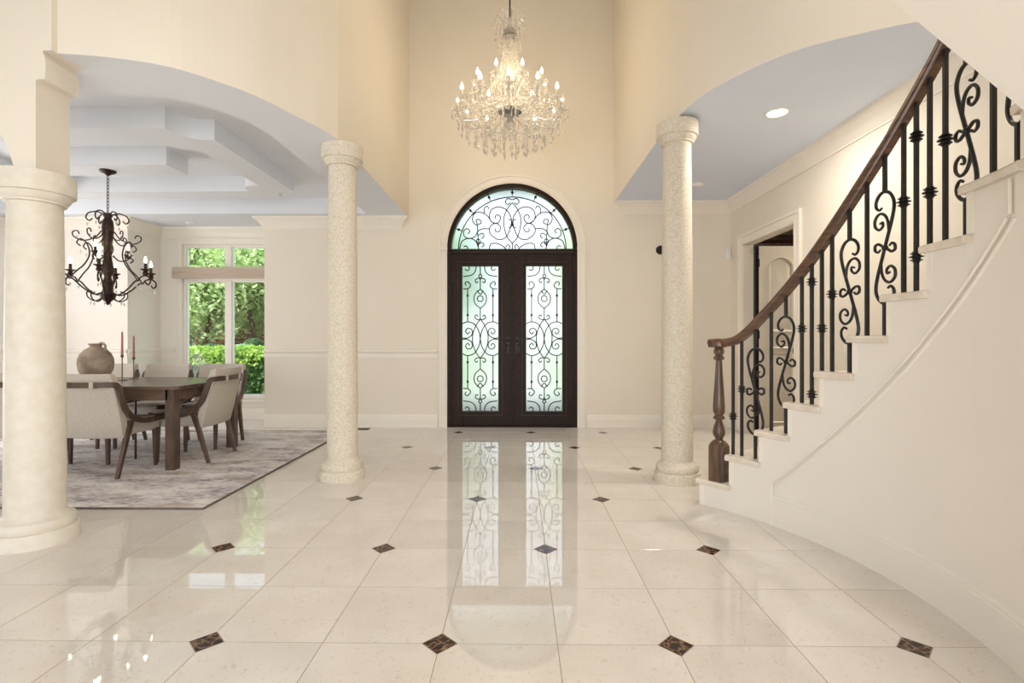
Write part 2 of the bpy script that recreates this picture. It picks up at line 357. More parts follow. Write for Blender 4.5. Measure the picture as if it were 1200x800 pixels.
# ---- floor: slab with polished tiles and dark inlays
PT = 0.4615; PY = 0.4595; X0, Y0 = -0.31, 2.03
fl = struct(G().box(-7.2, 6.0, -3.6, 9.2, -0.2, -0.0007).build('floor', M['grout'], smooth=0), 'cream polished marble tile floor with small dark diamond inlays', 'floor')
HD = 0.068
def has_inlay(i, j):
    x = X0 + i * PT
    if j % 2 or (i - j // 2) % 2: return False
    if x < -1.8 or x > 1.7 or j > 10 or (j == 10 and x < -1.5): return False
    return True
def tile_mesh(clip):
    g = 0.0016; hx = PT / 2 - g; hy = PY / 2 - g; k = HD + g
    corners = [(-hx, -hy), (hx, -hy), (hx, hy), (-hx, hy)]; poly = []
    for q, (x, y) in enumerate(corners):
        if q == clip:
            sx = 1 if x > 0 else -1; sy = 1 if y > 0 else -1
            a = (x - sx * k, y); b = (x, y - sy * k)
            poly += [b, a] if q in (0, 2) else [a, b]
        else: poly.append((x, y))
    e = 0.0006
    cx = sum(p[0] for p in poly) / len(poly); cy = sum(p[1] for p in poly) / len(poly)
    ins = [(cx + (x - cx) * (1 - e / hx), cy + (y - cy) * (1 - e / hy)) for x, y in poly]
    G_ = G(); G_.loft([[(x, y, -0.008) for x, y in poly], [(x, y, -0.0004) for x, y in poly], [(x, y, 0) for x, y in ins]])
    me = bpy.data.meshes.new('floor_tile'); me.from_pydata(G_.v, [], G_.f); me.materials.append(M['tile']); me.update(); return me, G_
TM = {}; TG = {}
for q in (-1, 0, 1, 2, 3): TM[q], TG[q] = tile_mesh(q)
rest = G(); nparts = 0
for j in range(-13, 14):
    for i in range(-16, 9):
        cx = X0 + (i + 0.5) * PT; cy = Y0 + (j + 0.5) * PY
        if cx > 2.95 or cx < -7.2 or cy < -3.5 or cy > 7.8: continue
        if cy > 7.2 and not (-5.4 < cx < -3.4): continue
        clip = -1
        for q, (a, b) in enumerate([(0, 0), (1, 0), (1, 1), (0, 1)]):
            if has_inlay(i + a, j + b): clip = q
        vis = cy > 1.6 and -1.06 * cy - 0.3 < cx < 1.06 * cy + 0.3 and not (cx > 1.9 and cy < 3.0)
        if vis and -5.6 < cx < -2.5 and 3.85 < cy < 6.3: vis = False       # under the rug
        if vis and nparts < 290:
            o = bpy.data.objects.new('floor_tile', TM[clip]); C.objects.link(o); o.parent = fl; o.location = (cx, cy, 0); nparts += 1
        else:
            t = TG[clip]; rest.add([(x + cx, y + cy, z) for x, y, z in t.v], t.f)
rest.build('outlying_floor_tiles', M['tile'], fl, smooth=0, kind='stuff')
ig = G(); ig.loft([[(HD - .001, 0, -.008), (0, HD - .001, -.008), (-HD + .001, 0, -.008), (0, -HD + .001, -.008)], [(HD - .001, 0, 0), (0, HD - .001, 0), (-HD + .001, 0, 0), (0, -HD + .001, 0)]])
ime = bpy.data.meshes.new('diamond_inlay'); ime.from_pydata(ig.v, [], ig.f); ime.materials.append(M['inlay']); ime.update()
for j in range(-8, 11):
    for i in range(-4, 6):
        if has_inlay(i, j):
            o = bpy.data.objects.new('diamond_inlay', ime); C.objects.link(o); o.parent = fl; o.location = (X0 + i * PT, Y0 + j * PY, 0)

# ---- unseen slab and wall added to keep rear light off the upper foyer
struct(G().box(-7.2, 3.0, -3.7, 0.3, 2.95, 3.25).build('rear_light_blocker', M['wall_low'], smooth=0), 'added cream slab behind the camera blocking light from the upper walls', 'ceiling')
struct(G().box(-7.2, 3.0, -3.7, -3.6, 3.25, ZF).build('rear_upper_blocker', M['wall'], smooth=0), 'added cream wall closing off sky light above the rear slab', 'wall')
# ---- back wall with arched entry opening
DXC, DR, ZS = -0.09, 0.885, 2.417
def arch_wall():
    g = G(); y0, y1 = YB, YB + 0.25
    g.box(-3.46, DXC - DR, y0, y1, 0, ZS); g.box(DXC + DR, XR + 0.12, y0, y1, 0, ZS)
    n = 40; pts = [(DXC + DR * cos(pi * k / n), ZS + DR * sin(pi * k / n)) for k in range(n + 1)]
    for k in range(n):
        (xa, za), (xb, zb) = pts[k], pts[k + 1]
        g.prism([(xa, za), (xa, ZF), (xb, ZF), (xb, zb)], XZ, y0, y1)
    g.box(-3.46, DXC - DR, y0, y1, ZS, ZF); g.box(DXC + DR, XR + 0.12, y0, y1, ZS, ZF)
    return g
struct(arch_wall().build('wall_back', M['wall'], smooth=0), 'cream back wall around the arched entry doors', 'wall')

# ---- plan curves of the upper foyer walls
LP = [(-1.49, 7.0), (-1.49, 5.6), (-1.49, 4.75), (-1.49, 4.25), (-1.565, 3.99), (-1.64, 3.82), (-1.70, 3.67), (-1.785, 3.48), (-1.94, 3.27), (-2.11, 3.11), (-2.31, 3.02), (-2.52, 2.97), (-2.66, 2.95)]
RP = [(1.28, 7.0), (1.28, 5.6), (1.285, 4.86), (1.32, 4.27), (1.395, 3.9), (1.535, 3.62), (1.66, 3.43), (1.83, 3.27), (2.03, 3.155), (2.28, 3.04), (2.6, 2.98), (3.3, 2.95)]
LP = LP[:3] + cr(LP[3:], 4); RP = RP[:2] + cr(RP[2:], 4)
def offset(path, d):
    out = []
    for i, (x, y) in enumerate(path):
        a = path[max(i - 1, 0)]; b = path[min(i + 1, len(path) - 1)]
        tx, ty = b[0] - a[0], b[1] - a[1]; l = math.hypot(tx, ty); out.append((x + ty / l * d, y - tx / l * d))
    return out
def upper_wall(path, d, z0, z1):
    q = offset(path, d); g = G()
    for i in range(len(path) - 1):
        a, b, c_, e = path[i], path[i + 1], q[i + 1], q[i]
        g.cm = 0
        vs = [(a[0], a[1], z0), (b[0], b[1], z0), (c_[0], c_[1], z0), (e[0], e[1], z0), (a[0], a[1], z1), (b[0], b[1], z1), (c_[0], c_[1], z1), (e[0], e[1], z1)]
        g.add(vs, [(0, 1, 5, 4), (2, 3, 7, 6)]); g.cm = 1; g.add(vs, [(0, 3, 2, 1)])
    return g
struct(upper_wall(LP, 0.22, ZL, ZF).build('wall_left', [M['wall'], M['dceil']], smooth=40), 'cream upper foyer wall curving above the dining room opening', 'wall')
struct(upper_wall(RP, -0.22, ZR, ZF).build('wall_right', [M['wall'], M['ceil']], smooth=40), 'cream upper foyer wall curving above the stair side opening', 'wall')
struct(G().box(-7.2, 3.4, -3.6, 7.25, ZF, ZF + 0.1).build('ceiling', M['ceil'], smooth=0), 'white high foyer ceiling above the crystal chandelier', 'ceiling')
# right hand ceiling
rq = offset(RP, -0.22)
g = G()
for i in range(len(rq) - 1):
    a, b = rq[i], rq[i + 1]
    g.prism([a, b, (max(b[0], XR + .3), b[1]), (max(a[0], XR + .3), a[1])], XY, ZR, ZR + 0.1)
struct(g.build('ceiling_right', M['ceil'], smooth=0), 'white ceiling with pale blue daylight tint over the stair side passage', 'ceiling')
# dining ceiling: perimeter soffit, tray recess, dropped ring and centre panel
dc = thing('ceiling_left', 'white dining room tray ceiling with dropped notched ring', 'ceiling', kind='structure')
lq = offset(LP, 0.22)
TR = [(-2.0, 6.76), (-2.0, 5.6), (-2.0, 4.75), (-2.0, 4.3), (-2.02, 4.05), (-2.06, 3.9), (-2.1, 3.8), (-2.17, 3.7), (-2.26, 3.6), (-2.38, 3.53), (-2.46, 3.5), (-2.54, 3.48), (-2.66, 3.47)]
TR = TR[:3] + cr(TR[3:], 4)
g = G()
for i in range(len(lq) - 1): g.prism([lq[i], lq[i + 1], TR[i + 1], TR[i]], XY, ZL, ZT)
g.box(-7.2, -2.4, 3.10, 3.47, ZL + .0015, ZT); g.box(-7.2, -6.6, 3.47, 6.76, ZL, ZT)
g.box(-7.2, -1.6, 6.76, 7.0, ZL + .0015, ZT); g.box(-5.5, -3.3, 7.0, 7.7, ZL, ZT)
g.build('perimeter_soffit', M['dceil'], dc, smooth=30)
G().prism(TR + [(-7.1, 3.47), (-7.1, 6.76)], XY, ZT, ZT + 0.1).build('tray_recess', M['dceil'], dc, smooth=0)
CX, CY = -4.08, 5.11
def notched(hx, hy, n):
    """rectangle whose corners are cut back by a concave notch"""
    poly = []
    for sx, sy in ((1, -1), (1, 1), (-1, 1), (-1, -1)):
        cor = []
        for k in range(7):
            a = k / 6 * pi / 2
            cor.append((sx * (hx - n + n * 0.62 * (1 - cos(a)) + 0.0), sy * (hy - n * 0.62 * sin(a) * 1.0)))
        # small straight shoulders at both ends
        cor = [(sx * (hx - n), sy * hy)] + [(sx * (hx - n * (1 - 0.75 * (1 - cos(k / 6 * pi / 2)))), sy * (hy - n * (0.25 + 0.75 * sin(k / 6 * pi / 2)))) for k in range(7)] + [(sx * hx, sy * (hy - n))]
        poly += cor if sx * sy < 0 else cor[::-1]
    return poly
op = notched(1.51, 1.02, 0.25); ip = notched(1.23, 0.75, 0.22)
g = G(); n_ = len(op); ZB = 2.875
vs = [(CX + x, CY + y, ZB) for x, y in op] + [(CX + x, CY + y, ZB) for x, y in ip] + [(CX + x, CY + y, ZT) for x, y in op] + [(CX + x, CY + y, ZT) for x, y in ip]
fs = []
for k in range(n_):
    q = (k + 1) % n_
    fs += [(k, n_ + k, n_ + q, q), (k, q, 2 * n_ + q, 2 * n_ + k), (n_ + q, n_ + k, 3 * n_ + k, 3 * n_ + q)]
g.add(vs, fs); g.build('dropped_ring', M['dceil'], dc, smooth=30)
G().box(CX - 0.68, CX + 0.68, CY - 0.16, CY + 0.17, ZB, ZT).build('centre_panel', M['dceil'], dc, smooth=0)

# ---- near left flat wall with arch springing from the near column
prof = [(-2.752, 2.165), (-2.752, 2.67), (-2.70, 2.675), (-2.695, 2.75), (-2.70, 2.80), (-2.715, 2.835), (-2.66, 2.84), (-2.66, ZF)]
archl = [(-2.875, 2.165), (-2.93, 2.32), (-3.05, 2.47), (-3.25, 2.62), (-3.55, 2.74), (-3.9, 2.80), (-4.4, 2.83), (-5.2, 2.84), (-7.2, 2.84)]
archl = cr(archl, 4)
g = G()
for i in range(len(archl) - 1):
    a, b = archl[i], archl[i + 1]
    g.prism([a, (a[0], ZF), (b[0], ZF), b], XZ, 2.915, 3.14)
g.prism(prof + [(-2.875, ZF), (-2.875, 2.165)], XZ, 2.915, 3.14)
struct(g.build('wall_front_left', M['wall'], smooth=0), 'cream arched wall standing on the near left column', 'wall')

# ---- dining room walls, window bay
g = G()
g.box(-7.2, -5.34, 7.0, 7.1, 0, ZT); g.box(-5.44, -5.34, 7.1, 7.75, 0, ZT); g.box(-3.46, -3.36, 7.25, 7.75, 0, ZT)
wx0, wx1, wz0, wz1, YW = -5.01, -3.71, 0.30, 2.60, 7.65
g.box(-5.34, wx0, YW, YW + .12, 0, ZL); g.box(wx1, -3.46, YW, YW + .12, 0, ZL)
g.box(wx0, wx1, YW, YW + .12, 0, wz0); g.box(wx0, wx1, YW, YW + .12, wz1, ZL)
struct(g.build('wall_bay', M['wall_low'], smooth=0), 'cream dining room walls around the window bay', 'wall')
struct(G().box(-7.3, -7.2, 3.0, 7.1, 0, ZT).build('wall_dining_left', M['wall_low'], smooth=0), 'cream left wall of the dining room', 'wall')
struct(G().box(-7.3, -7.2, -3.6, 3.0, 0, ZF).build('wall_hall_left', M['wall_low'], smooth=0), 'cream left wall of the hall beside the photographer', 'wall')
# right passage wall with doorway
DY0, DY1, DZ = 5.40, 6.62, 2.39
g = G(); g.box(XR, XR + .12, 2.95, DY0, 0, ZR); g.box(XR + .1, XR + .22, -3.6, 2.95, 0, ZF); g.box(XR, XR + .12, DY1, YB, 0, ZR); g.box(XR, XR + .12, DY0, DY1, DZ, ZR)
struct(g.build('wall_passage', M['wall'], smooth=0), 'cream passage wall with the study doorway behind the stairs', 'wall')

# ---- study beyond the doorway
g = G(); g.box(XR + .12, 6.0, 8.6, 8.7, 0, 2.62); g.box(5.9, 6.0, 4.0, 8.6, 0, 3.0); g.box(XR + .12, 6.0, 4.0, 4.1, 0, 3.0); g.box(XR + .12, XR + .22, 7.25, 8.6, 0, 3.0)
struct(g.build('wall_study', M['studywood'], smooth=0), 'dark wood panelled study walls seen through the doorway', 'wall')
struct(G().box(XR + .12, 6.0, 4.0, 8.7, 3.0, 3.1).build('ceiling_study', M['wall'], smooth=0), 'cream study ceiling seen above the open door', 'ceiling')
g = G(); g.box(XR + .12, 6, 8.55, 8.6, 2.62, 3.0); g.cm = 1
g.prism([(8.55, 2.64), (8.42, 2.67), (8.42, 2.74), (8.34, 2.78), (8.34, 2.86), (8.55, 2.86)], YZ, XR + .12, 6)
struct(g.build('trim_study', [M['wall'], M['studywood']], smooth=0), 'dark wood moulding high on the study wall', 'trim')

add_light('study_fill_light', 'AREA', (4.4, 6.4, 2.9), (0, 0, 0), 60, (1.0, .9, .75), shape='DISK', size=.8)  # added fill for the study and its open door, no lamp built
# ---- baseboards, chair rail, crowns
base_p = [(0, 0), (-.022, 0), (-.022, .11), (-.017, .12), (-.017, .135), (-.010, .15), (-.008, .165), (0, .17)]
def run_x(name, prof, y, z, x0, x1, m, label, cat='trim'):
    return struct(G().prism([(y + a, z + b) for a, b in prof], YZ, x0, x1).build(name, m, smooth=25), label, cat)
run_x('baseboard_back_left', base_p, YB, 0, -3.46, -1.10, M['trim'], 'cream baseboard left of the entry doors', 'baseboard')
run_x('baseboard_back_right', base_p, YB, 0, 0.92, XR, M['trim'], 'cream baseboard right of the entry doors', 'baseboard')
run_x('baseboard_bay', base_p, YW, 0, -5.34, -3.46, M['trim'], 'white baseboard under the dining window', 'baseboard')
rail_p = [(0, -.06), (-.010, -.06), (-.014, -.03), (-.014, .0), (-.022, .015), (-.034, .03), (-.034, .048), (-.018, .055), (0, .06)]
run_x('trim_1', rail_p, YB, 0.995, -3.46, -1.10, M['trim'], 'cream chair rail moulding left of the entry doors')
run_x('trim_2', rail_p, YB, 0.995, -7.2, -5.34, M['trim'], 'cream chair rail moulding on the far dining wall')
run_x('trim_12', rail_p, YW, 0.995, -5.34, wx0 - .09, M['trim'], 'short chair rail moulding left of the dining window')
struct(G().prism([(-5.34 - a, .995 + b) for a, b in rail_p], lambda u, v, h: (u, h, v), YB, YW).build('trim_3', M['trim'], smooth=25), 'short chair rail moulding on the bay side wall', 'trim')
crown_p = [(0, -.16), (-.012, -.16), (-.012, -.145), (-.020, -.135), (-.035, -.10), (-.060, -.065), (-.085, -.045), (-.095, -.03), (-.108, -.028), (-.115, 0), (0, 0)]
def crown_x(name, y, z, x0, x1, label, e0=0, e1=0):
    # mitred ends: e0/e1 = +1 shortens the proud edge, -1 lengthens it
    g = G(); g.loft([[(x0 - e0 * a, y + a, z + b) for a, b in crown_p], [(x1 + e1 * a, y + a, z + b) for a, b in crown_p]])
    return struct(g.build(name, M['trim'], smooth=25), label, 'trim')
crown_x('trim_4', YB, ZL, -3.46, -1.60, 'cream crown moulding on the back wall left of the doors', -1, -1)
crown_x('trim_5', YB, ZR, 1.39, XR, 'cream crown moulding on the back wall right of the doors', -1, 1)
crown_x('trim_6', YW, ZL, -5.34, -3.46, 'white crown moulding above the dining window', 1, 1)
crown_x('trim_7', YB, ZL, -7.2, -5.34, 'cream crown moulding on the far dining wall', 0, -1)
g = G(); g.loft([[(XR + a, YB + a, ZR + b) for a, b in crown_p], [(XR + a, 3.0, ZR + b) for a, b in crown_p]])
struct(g.build('trim_8', M['trim'], smooth=25), 'cream crown moulding along the passage wall', 'trim')
g = G(); g.loft([[(-5.34 - a, YB + a, ZL + b) for a, b in crown_p], [(-5.34 - a, YW + a, ZL + b) for a, b in crown_p]])
struct(g.build('trim_9', M['trim'], smooth=25), 'white crown moulding on the bay side wall', 'trim')
g = G(); g.prism([(XR + a, b) for a, b in base_p], lambda u, v, h: (u, h, v), DY1 + .13, YB); g.prism([(XR + a, b) for a, b in base_p], lambda u, v, h: (u, h, v), 2.5, DY0 - .13)
struct(g.build('baseboard_passage', M['trim'], smooth=25), 'cream baseboard along the passage wall', 'baseboard')

# ---- arched casing of the entry door
def arch_path(r, n=40, z0=0.0): return [(DXC - r, z0)] + [(DXC + r * cos(pi - pi * k / n), ZS + r * sin(pi * k / n)) for k in range(n + 1)] + [(DXC + r, z0)]
def arch_band(g, r0, r1, y0, y1, z0=0.0, n=40):
    a = arch_path(r0, n, z0); b = arch_path(r1, n, z0)
    rings = [[(p[0], y0, p[1]), (q[0], y0, q[1]), (q[0], y1, q[1]), (p[0], y1, p[1])] for p, q in zip(a, b)]
    g.loft(rings)
g = G(); arch_band(g, DR - .005, DR + .10, YB - .012, YB); arch_band(g, DR + .085, DR + .105, YB - .028, YB); arch_band(g, DR + .012, DR + .028, YB - .02, YB)
struct(g.build('trim_10', M['trim'], smooth=30), 'cream arched casing moulding around the entry doors', 'trim')
g = G()
for sx in (-1, 1): g.box(DXC + sx * (DR + .05) - .062, DXC + sx * (DR + .05) + .062, YB - .032, YB - .028, ZS - .02, ZS + .02)
struct(g.build('trim_13', M['trim'], smooth=0), 'cream impost blocks where the door casing begins its arch', 'trim')
# doorway casing on the passage wall
def casing(g, y0, y1, z1, x, wd, d):
    for a, b, dd in ((0, wd, d), (wd - .03, wd + .005, d + .012), (0.015, .03, d + .006)):
        g.box(x - dd, x, y0 - b, y0 - a, 0, z1 + b); g.box(x - dd, x, y1 + a, y1 + b, 0, z1 + b); g.box(x - dd, x, y0 - a, y1 + a, z1 + a, z1 + b)
g = G(); casing(g, DY0, DY1, DZ, XR, 0.125, 0.018); 
struct(g.build('trim_11', M['trim'], smooth=0), 'cream casing around the study doorway', 'trim')

# ================================================================== ENTRY DOOR
d1 = thing('door_1', 'dark bronze double entry doors with iron scrollwork and arched transom', 'door', (DXC, YB + .05, 0), kind='structure')
UX = 0.001585
def mir2(paths):
    out = []
    for p in paths:
        for sx in (1, -1):
            for sy in (1, -1): out.append([(sx * x, sy * y) for x, y in p])
    return out
def mir1(paths):
    out = []
    for p in paths:
        for sx in (1, -1): out.append([(sx * x, y) for x, y in p])
    return out
R_ = lambda pts, c=(310, 778): [((x - c[0]), (c[1] - y)) for x, y in pts]
def circ(cx, cy, r, n=14): return [(cx + r * cos(2 * pi * k / n), cy + r * sin(2 * pi * k / n)) for k in range(n + 1)]
door_curves = mir2([cr(R_(p), 5) for p in [
    [(275, 160), (265, 205), (230, 236), (165, 246)],
    [(180, 182), (198, 196), (216, 182), (212, 160)],
    [(310, 268), (290, 262), (268, 275), (274, 298), (292, 292)],
    [(310, 355), (268, 395), (257, 437), (268, 480), (310, 520)],
    [(310, 612), (285, 614), (264, 598), (274, 576), (291, 588)],
    [(165, 352), (205, 350), (227, 322), (203, 292), (180, 303), (190, 324)],
    [(158, 650), (200, 634), (258, 652), (298, 715), (310, 778)],
    [(310, 610), (270, 668), (247, 735), (243, 778)],
    [(158, 772), (200, 772), (238, 745), (238, 702), (206, 690), (184, 714), (204, 738), (221, 718)],
    [(285, 365), (300, 392), (310, 398)],
]])
door_curves += [circ(0, 778 - 243, 13), circ(0, -(778 - 243), 13), circ(0, 778 - 436, 25), circ(0, -(778 - 436), 25)]
door_lines = mir2([R_([(310, 160), (310, 230)]), R_([(310, 256), (310, 355)]), R_([(310, 520), (310, 612)]), R_([(202, 350), (202, 636)])])
def leaf(side):
    cx = DXC + side * 0.436; x0, x1 = cx - .4345, cx + .4345; y0, y1 = YB + .055, YB + .11
    gx0, gx1, gz0, gz1 = cx - .245, cx + .245, .212, 2.185
    if side < 0: gxc = DXC - .436
    g = G()
    g.box(x0, gx0, y0, y1, .015, ZS - .06); g.box(gx1, x1, y0, y1, .015, ZS - .06)
    g.box(gx0, gx1, y0, y1, .015, gz0); g.box(gx0, gx1, y0, y1, gz1, ZS - .06)
    lf = g.build('door_leaf', M['doorbrown'], d1, smooth=0, bevel=.004)
    g = G()
    for a, b in ((.0, .012), (.05, .062)):
        for (xa, xb, za, zb) in ((gx0 - b, gx0 - a, gz0 - b, gz1 + b), (gx1 + a, gx1 + b, gz0 - b, gz1 + b), (gx0 - a, gx1 + a, gz0 - b, gz0 - a), (gx0 - a, gx1 + a, gz1 + a, gz1 + b)):
            g.box(xa, xb, y0 - .008, y0, za, zb)
    g.build('glazing_bead', M['doorbead'], lf, smooth=0, bevel=.002)
    G().box(gx0, gx1, y0 + .022, y0 + .03, gz0, gz1).build('glass_pane', M['frost'], lf, smooth=0)
    g = G(); zc = (gz0 + gz1) / 2; yi = y0 + .008; kx = .245 / (153 * UX); kz = (gz1 - gz0) / 2 / (618 * UX)
    for p in door_curves + door_lines:
        g.tube([(cx + x * UX * kx, yi, zc + z * UX * kz) for x, z in p], .0075, 5)
    for sx in (1, -1):
        for sz in (1, -1):
            for yy in (410, 577): g.ball((cx + sx * 108 * UX * kx, yi, zc + sz * (778 - yy) * UX * kz), .016, 8, 6, 1.3)
    g.build('ironwork', M['iron'], lf, smooth=50)
    hx = DXC + side * .062
    g = G(); g.box(hx - .02, hx + .02, y0 - .008, y0, 1.06, 1.22); g.ball((hx, y0 - .02, 1.17), .02, 10, 6)
    g.tube(cr([(hx, y0 - .012, 1.115), (hx, y0 - .055, 1.11), (hx + side * .02, y0 - .06, 1.09), (hx + side * .03, y0 - .06, 1.045), (hx + side * .02, y0 - .06, 1.02)], 4), .009, 6)
    g.box(hx - .014, hx + .014, y0 - .006, y0, 1.0, 1.05)
    g.build('handle', M['blackmetal'], lf, smooth=40)
    for z in (.3, 1.2, 2.1): G().lathe([(.008, z), (.008, z + .1)], 8, (DXC + side * .862, y0 - .004)).build('hinge', M['steel'], lf, smooth=40)
    if side < 0: G().box(DXC - .016, DXC + .016, y0 - .012, y0, .02, ZS - .06).build('astragal', M['doorbrown'], lf, smooth=0, bevel=.003)
    if side < 0: G().box(x0 + .06, x0 + .066, y0 - .004, y0, 1.98, 2.09).build('door_latch_plate', M['steel'], lf, smooth=0)
leaf(-1); leaf(1)
g = G(); arch_band(g, DR - .055, DR + .0, YB + .03, YB + .16, 0.0)
g.box(DXC - DR + .03, DXC + DR - .03, YB + .03, YB + .15, ZS - .055, ZS + .0)
g.box(DXC - DR, DXC + DR, YB + .0, YB + .2, 0, .016)
g.build('door_frame', M['doorbrown'], d1, smooth=30)
g = G(); g.box(DXC - DR + .03, DXC + DR - .03, YB + .022, YB + .03, ZS - .052, ZS - .04); g.box(DXC - DR + .03, DXC + DR - .03, YB + .022, YB + .03, ZS - .012, ZS)
g.build('transom_bead', M['doorbead'], d1, smooth=0)
g = G(); rg = DR - .055; n = 40; poly = [(DXC + rg * cos(pi * k / n), ZS + rg * sin(pi * k / n)) for k in range(n + 1)]
g.prism(poly, XZ, YB + .095, YB + .103); g.build('transom_glass', M['frost'], d1, smooth=0)
UT = 0.001538
RT = lambda pts: [((x - 600), (600 - y)) for x, y in pts]
tcur = mir1([cr(RT(p), 5) for p in [
    [(600, 175), (550, 240), (521, 340), (548, 475), (600, 545)],
    [(452, 322), (446, 300), (468, 285), (494, 310), (478, 352), (440, 362), (405, 338), (393, 290), (415, 236), (480, 215), (552, 246), (594, 340), (552, 478), (475, 510), (405, 462), (393, 412), (420, 372), (466, 366), (495, 402), (478, 440), (448, 432), (450, 408)],
    [(290, 372), (318, 358), (305, 328), (272, 335), (285, 380), (252, 360), (238, 318), (262, 270), (318, 262), (372, 292), (412, 345), (450, 364)],
    [(392, 412), (330, 412), (288, 436), (262, 482), (210, 500), (165, 478), (160, 432), (190, 410), (215, 432), (198, 456)],
    [(122, 596), (145, 525), (210, 498), (268, 525), (297, 596)],
    [(392, 596), (405, 552), (455, 544), (510, 566), (545, 598)],
    [(285, 384), (285, 440), (290, 500), (292, 590)],
    [(598, 150), (560, 138), (538, 168), (562, 192), (582, 174)],
    [(346, 272), (346, 228), (372, 206), (390, 232)],
    [(292, 470), (330, 452), (344, 480), (322, 500)], [(292, 560), (320, 535), (345, 560), (322, 578)],
    [(160, 575), (178, 566), (195, 580), (195, 598)], [(565, 330), (585, 330), (600, 365), (585, 402), (565, 400)],
    [(540, 580), (560, 556), (578, 570), (572, 590)],
]])
tcur += [[(x - 0, y) for x, y in circ(sx * 308, 78, 17)] for sx in (1, -1)] + [RT([(600, 540), (600, 600)])]
g = G(); yt = YB + .082
kT = rg / (550 * UT)
P3 = lambda x, z: (DXC + x * UT * kT, yt, ZS + z * UT * kT)
for p in tcur: g.tube([P3(x, z) for x, z in p], .0075, 5)
ar = 0.735
g.tube([(DXC + ar * cos(pi * k / 40), yt, ZS + ar * .975 * sin(pi * k / 40)) for k in range(41)], .008, 5)
for a in (20.5, 43, 66, 90, 114, 137, 159.5):
    c_, s_ = cos(rad(a)), sin(rad(a))
    P = [(ar + (rg - ar) * t, r) for t, r in ((-.05, .006), (.3, .007), (.35, .014), (.45, .022), (.75, .006), (1.0, .005))]
    g.tube([(DXC + r * c_, yt, ZS + r * s_) for r, _ in P], [q for _, q in P], 6)
g.build('transom_ironwork', M['iron'], d1, smooth=50)

# ================================================================== DINING WINDOW
w1 = thing('window_1', 'white framed dining window with transom panes onto the garden', 'window', ((wx0 + wx1) / 2, YW, wz0), kind='structure')
g = G(); d = .02
for a, b, dd in ((0.0, .075, .018), (.06, .085, .03)):
    g.box(wx0 - b, wx0 - a, YW - dd, YW, wz0 - .02, wz1 + b); g.box(wx1 + a, wx1 + b, YW - dd, YW, wz0 - .02, wz1 + b); g.box(wx0 - a, wx1 + a, YW - dd, YW, wz1 + a, wz1 + b)
g.build('window_casing', M['trim'], w1, smooth=0, bevel=.003)
g = G(); g.box(wx0 - .14, wx1 + .14, YW - .06, YW + .02, wz0 - .035, wz0); g.box(wx0 - .11, wx1 + .11, YW - .02, YW, wz0 - .12, wz0 - .035)
g.build('window_sill', M['trim'], w1, smooth=0, bevel=.004)
xm = (wx0 + wx1) / 2 + .03; zt0, zt1 = 2.06, 2.255
g = G(); t = .04
g.box(wx0, wx0 + t, YW + .02, YW + .10, wz0, wz1); g.box(wx1 - t, wx1, YW + .02, YW + .10, wz0, wz1)
g.box(wx0 + t, wx1 - t, YW + .02, YW + .10, wz0, wz0 + .05); g.box(wx0 + t, wx1 - t, YW + .02, YW + .10, wz1 - .03, wz1)
g.box(wx0 + t, wx1 - t, YW + .02, YW + .10, zt0, zt1)
g.build('window_frame', M['trim'], w1, smooth=0, bevel=.003)
g = G(); g.box(xm - .045, xm + .045, YW + .01, YW + .10, wz0 + .05, zt0); g.box(xm - .045, xm + .045, YW + .01, YW + .10, zt1, wz1 - .03)
g.build('mullion', M['trim'], w1, smooth=0, bevel=.004)
for xa, xb in ((wx0 + t, xm - .045), (xm + .045, wx1 - t)):
    for za, zb in ((wz0 + .05, zt0), (zt1, wz1 - .03)):
        g = G(); s_ = .018
        g.box(xa, xa + s_, YW + .035, YW + .075, za, zb); g.box(xb - s_, xb, YW + .035, YW + .075, za, zb); g.box(xa + s_, xb - s_, YW + .035, YW + .075, za, za + s_); g.box(xa + s_, xb - s_, YW + .035, YW + .075, zb - s_, zb)
        sh = g.build('sash', M['white'], w1, smooth=0, bevel=.002)
        G().box(xa + s_, xb - s_, YW + .052, YW + .056, za + s_, zb - s_).build('pane', M['pane'], sh, smooth=0)
rs = thing('roman_shade', 'narrow taupe roman shade drawn up across the dining window', 'window shade', ((wx0 + wx1) / 2, YW - .06, 2.1))
sec = [(0, 2.12), (-.05, 2.115), (-.062, 2.14), (-.05, 2.165), (-.066, 2.19), (-.05, 2.215), (-.045, 2.255), (0, 2.255)]
G().prism([(YW + a - .036, z) for a, z in sec], YZ, wx0 - .10, wx1 + .1).build('folded_shade', M['shade'], rs, smooth=40)
G().box(wx0 - .10, wx1 + .1, YW - .105, YW - .04, 2.095, 2.118).build('bottom_rail', M['shade'], rs, smooth=0)

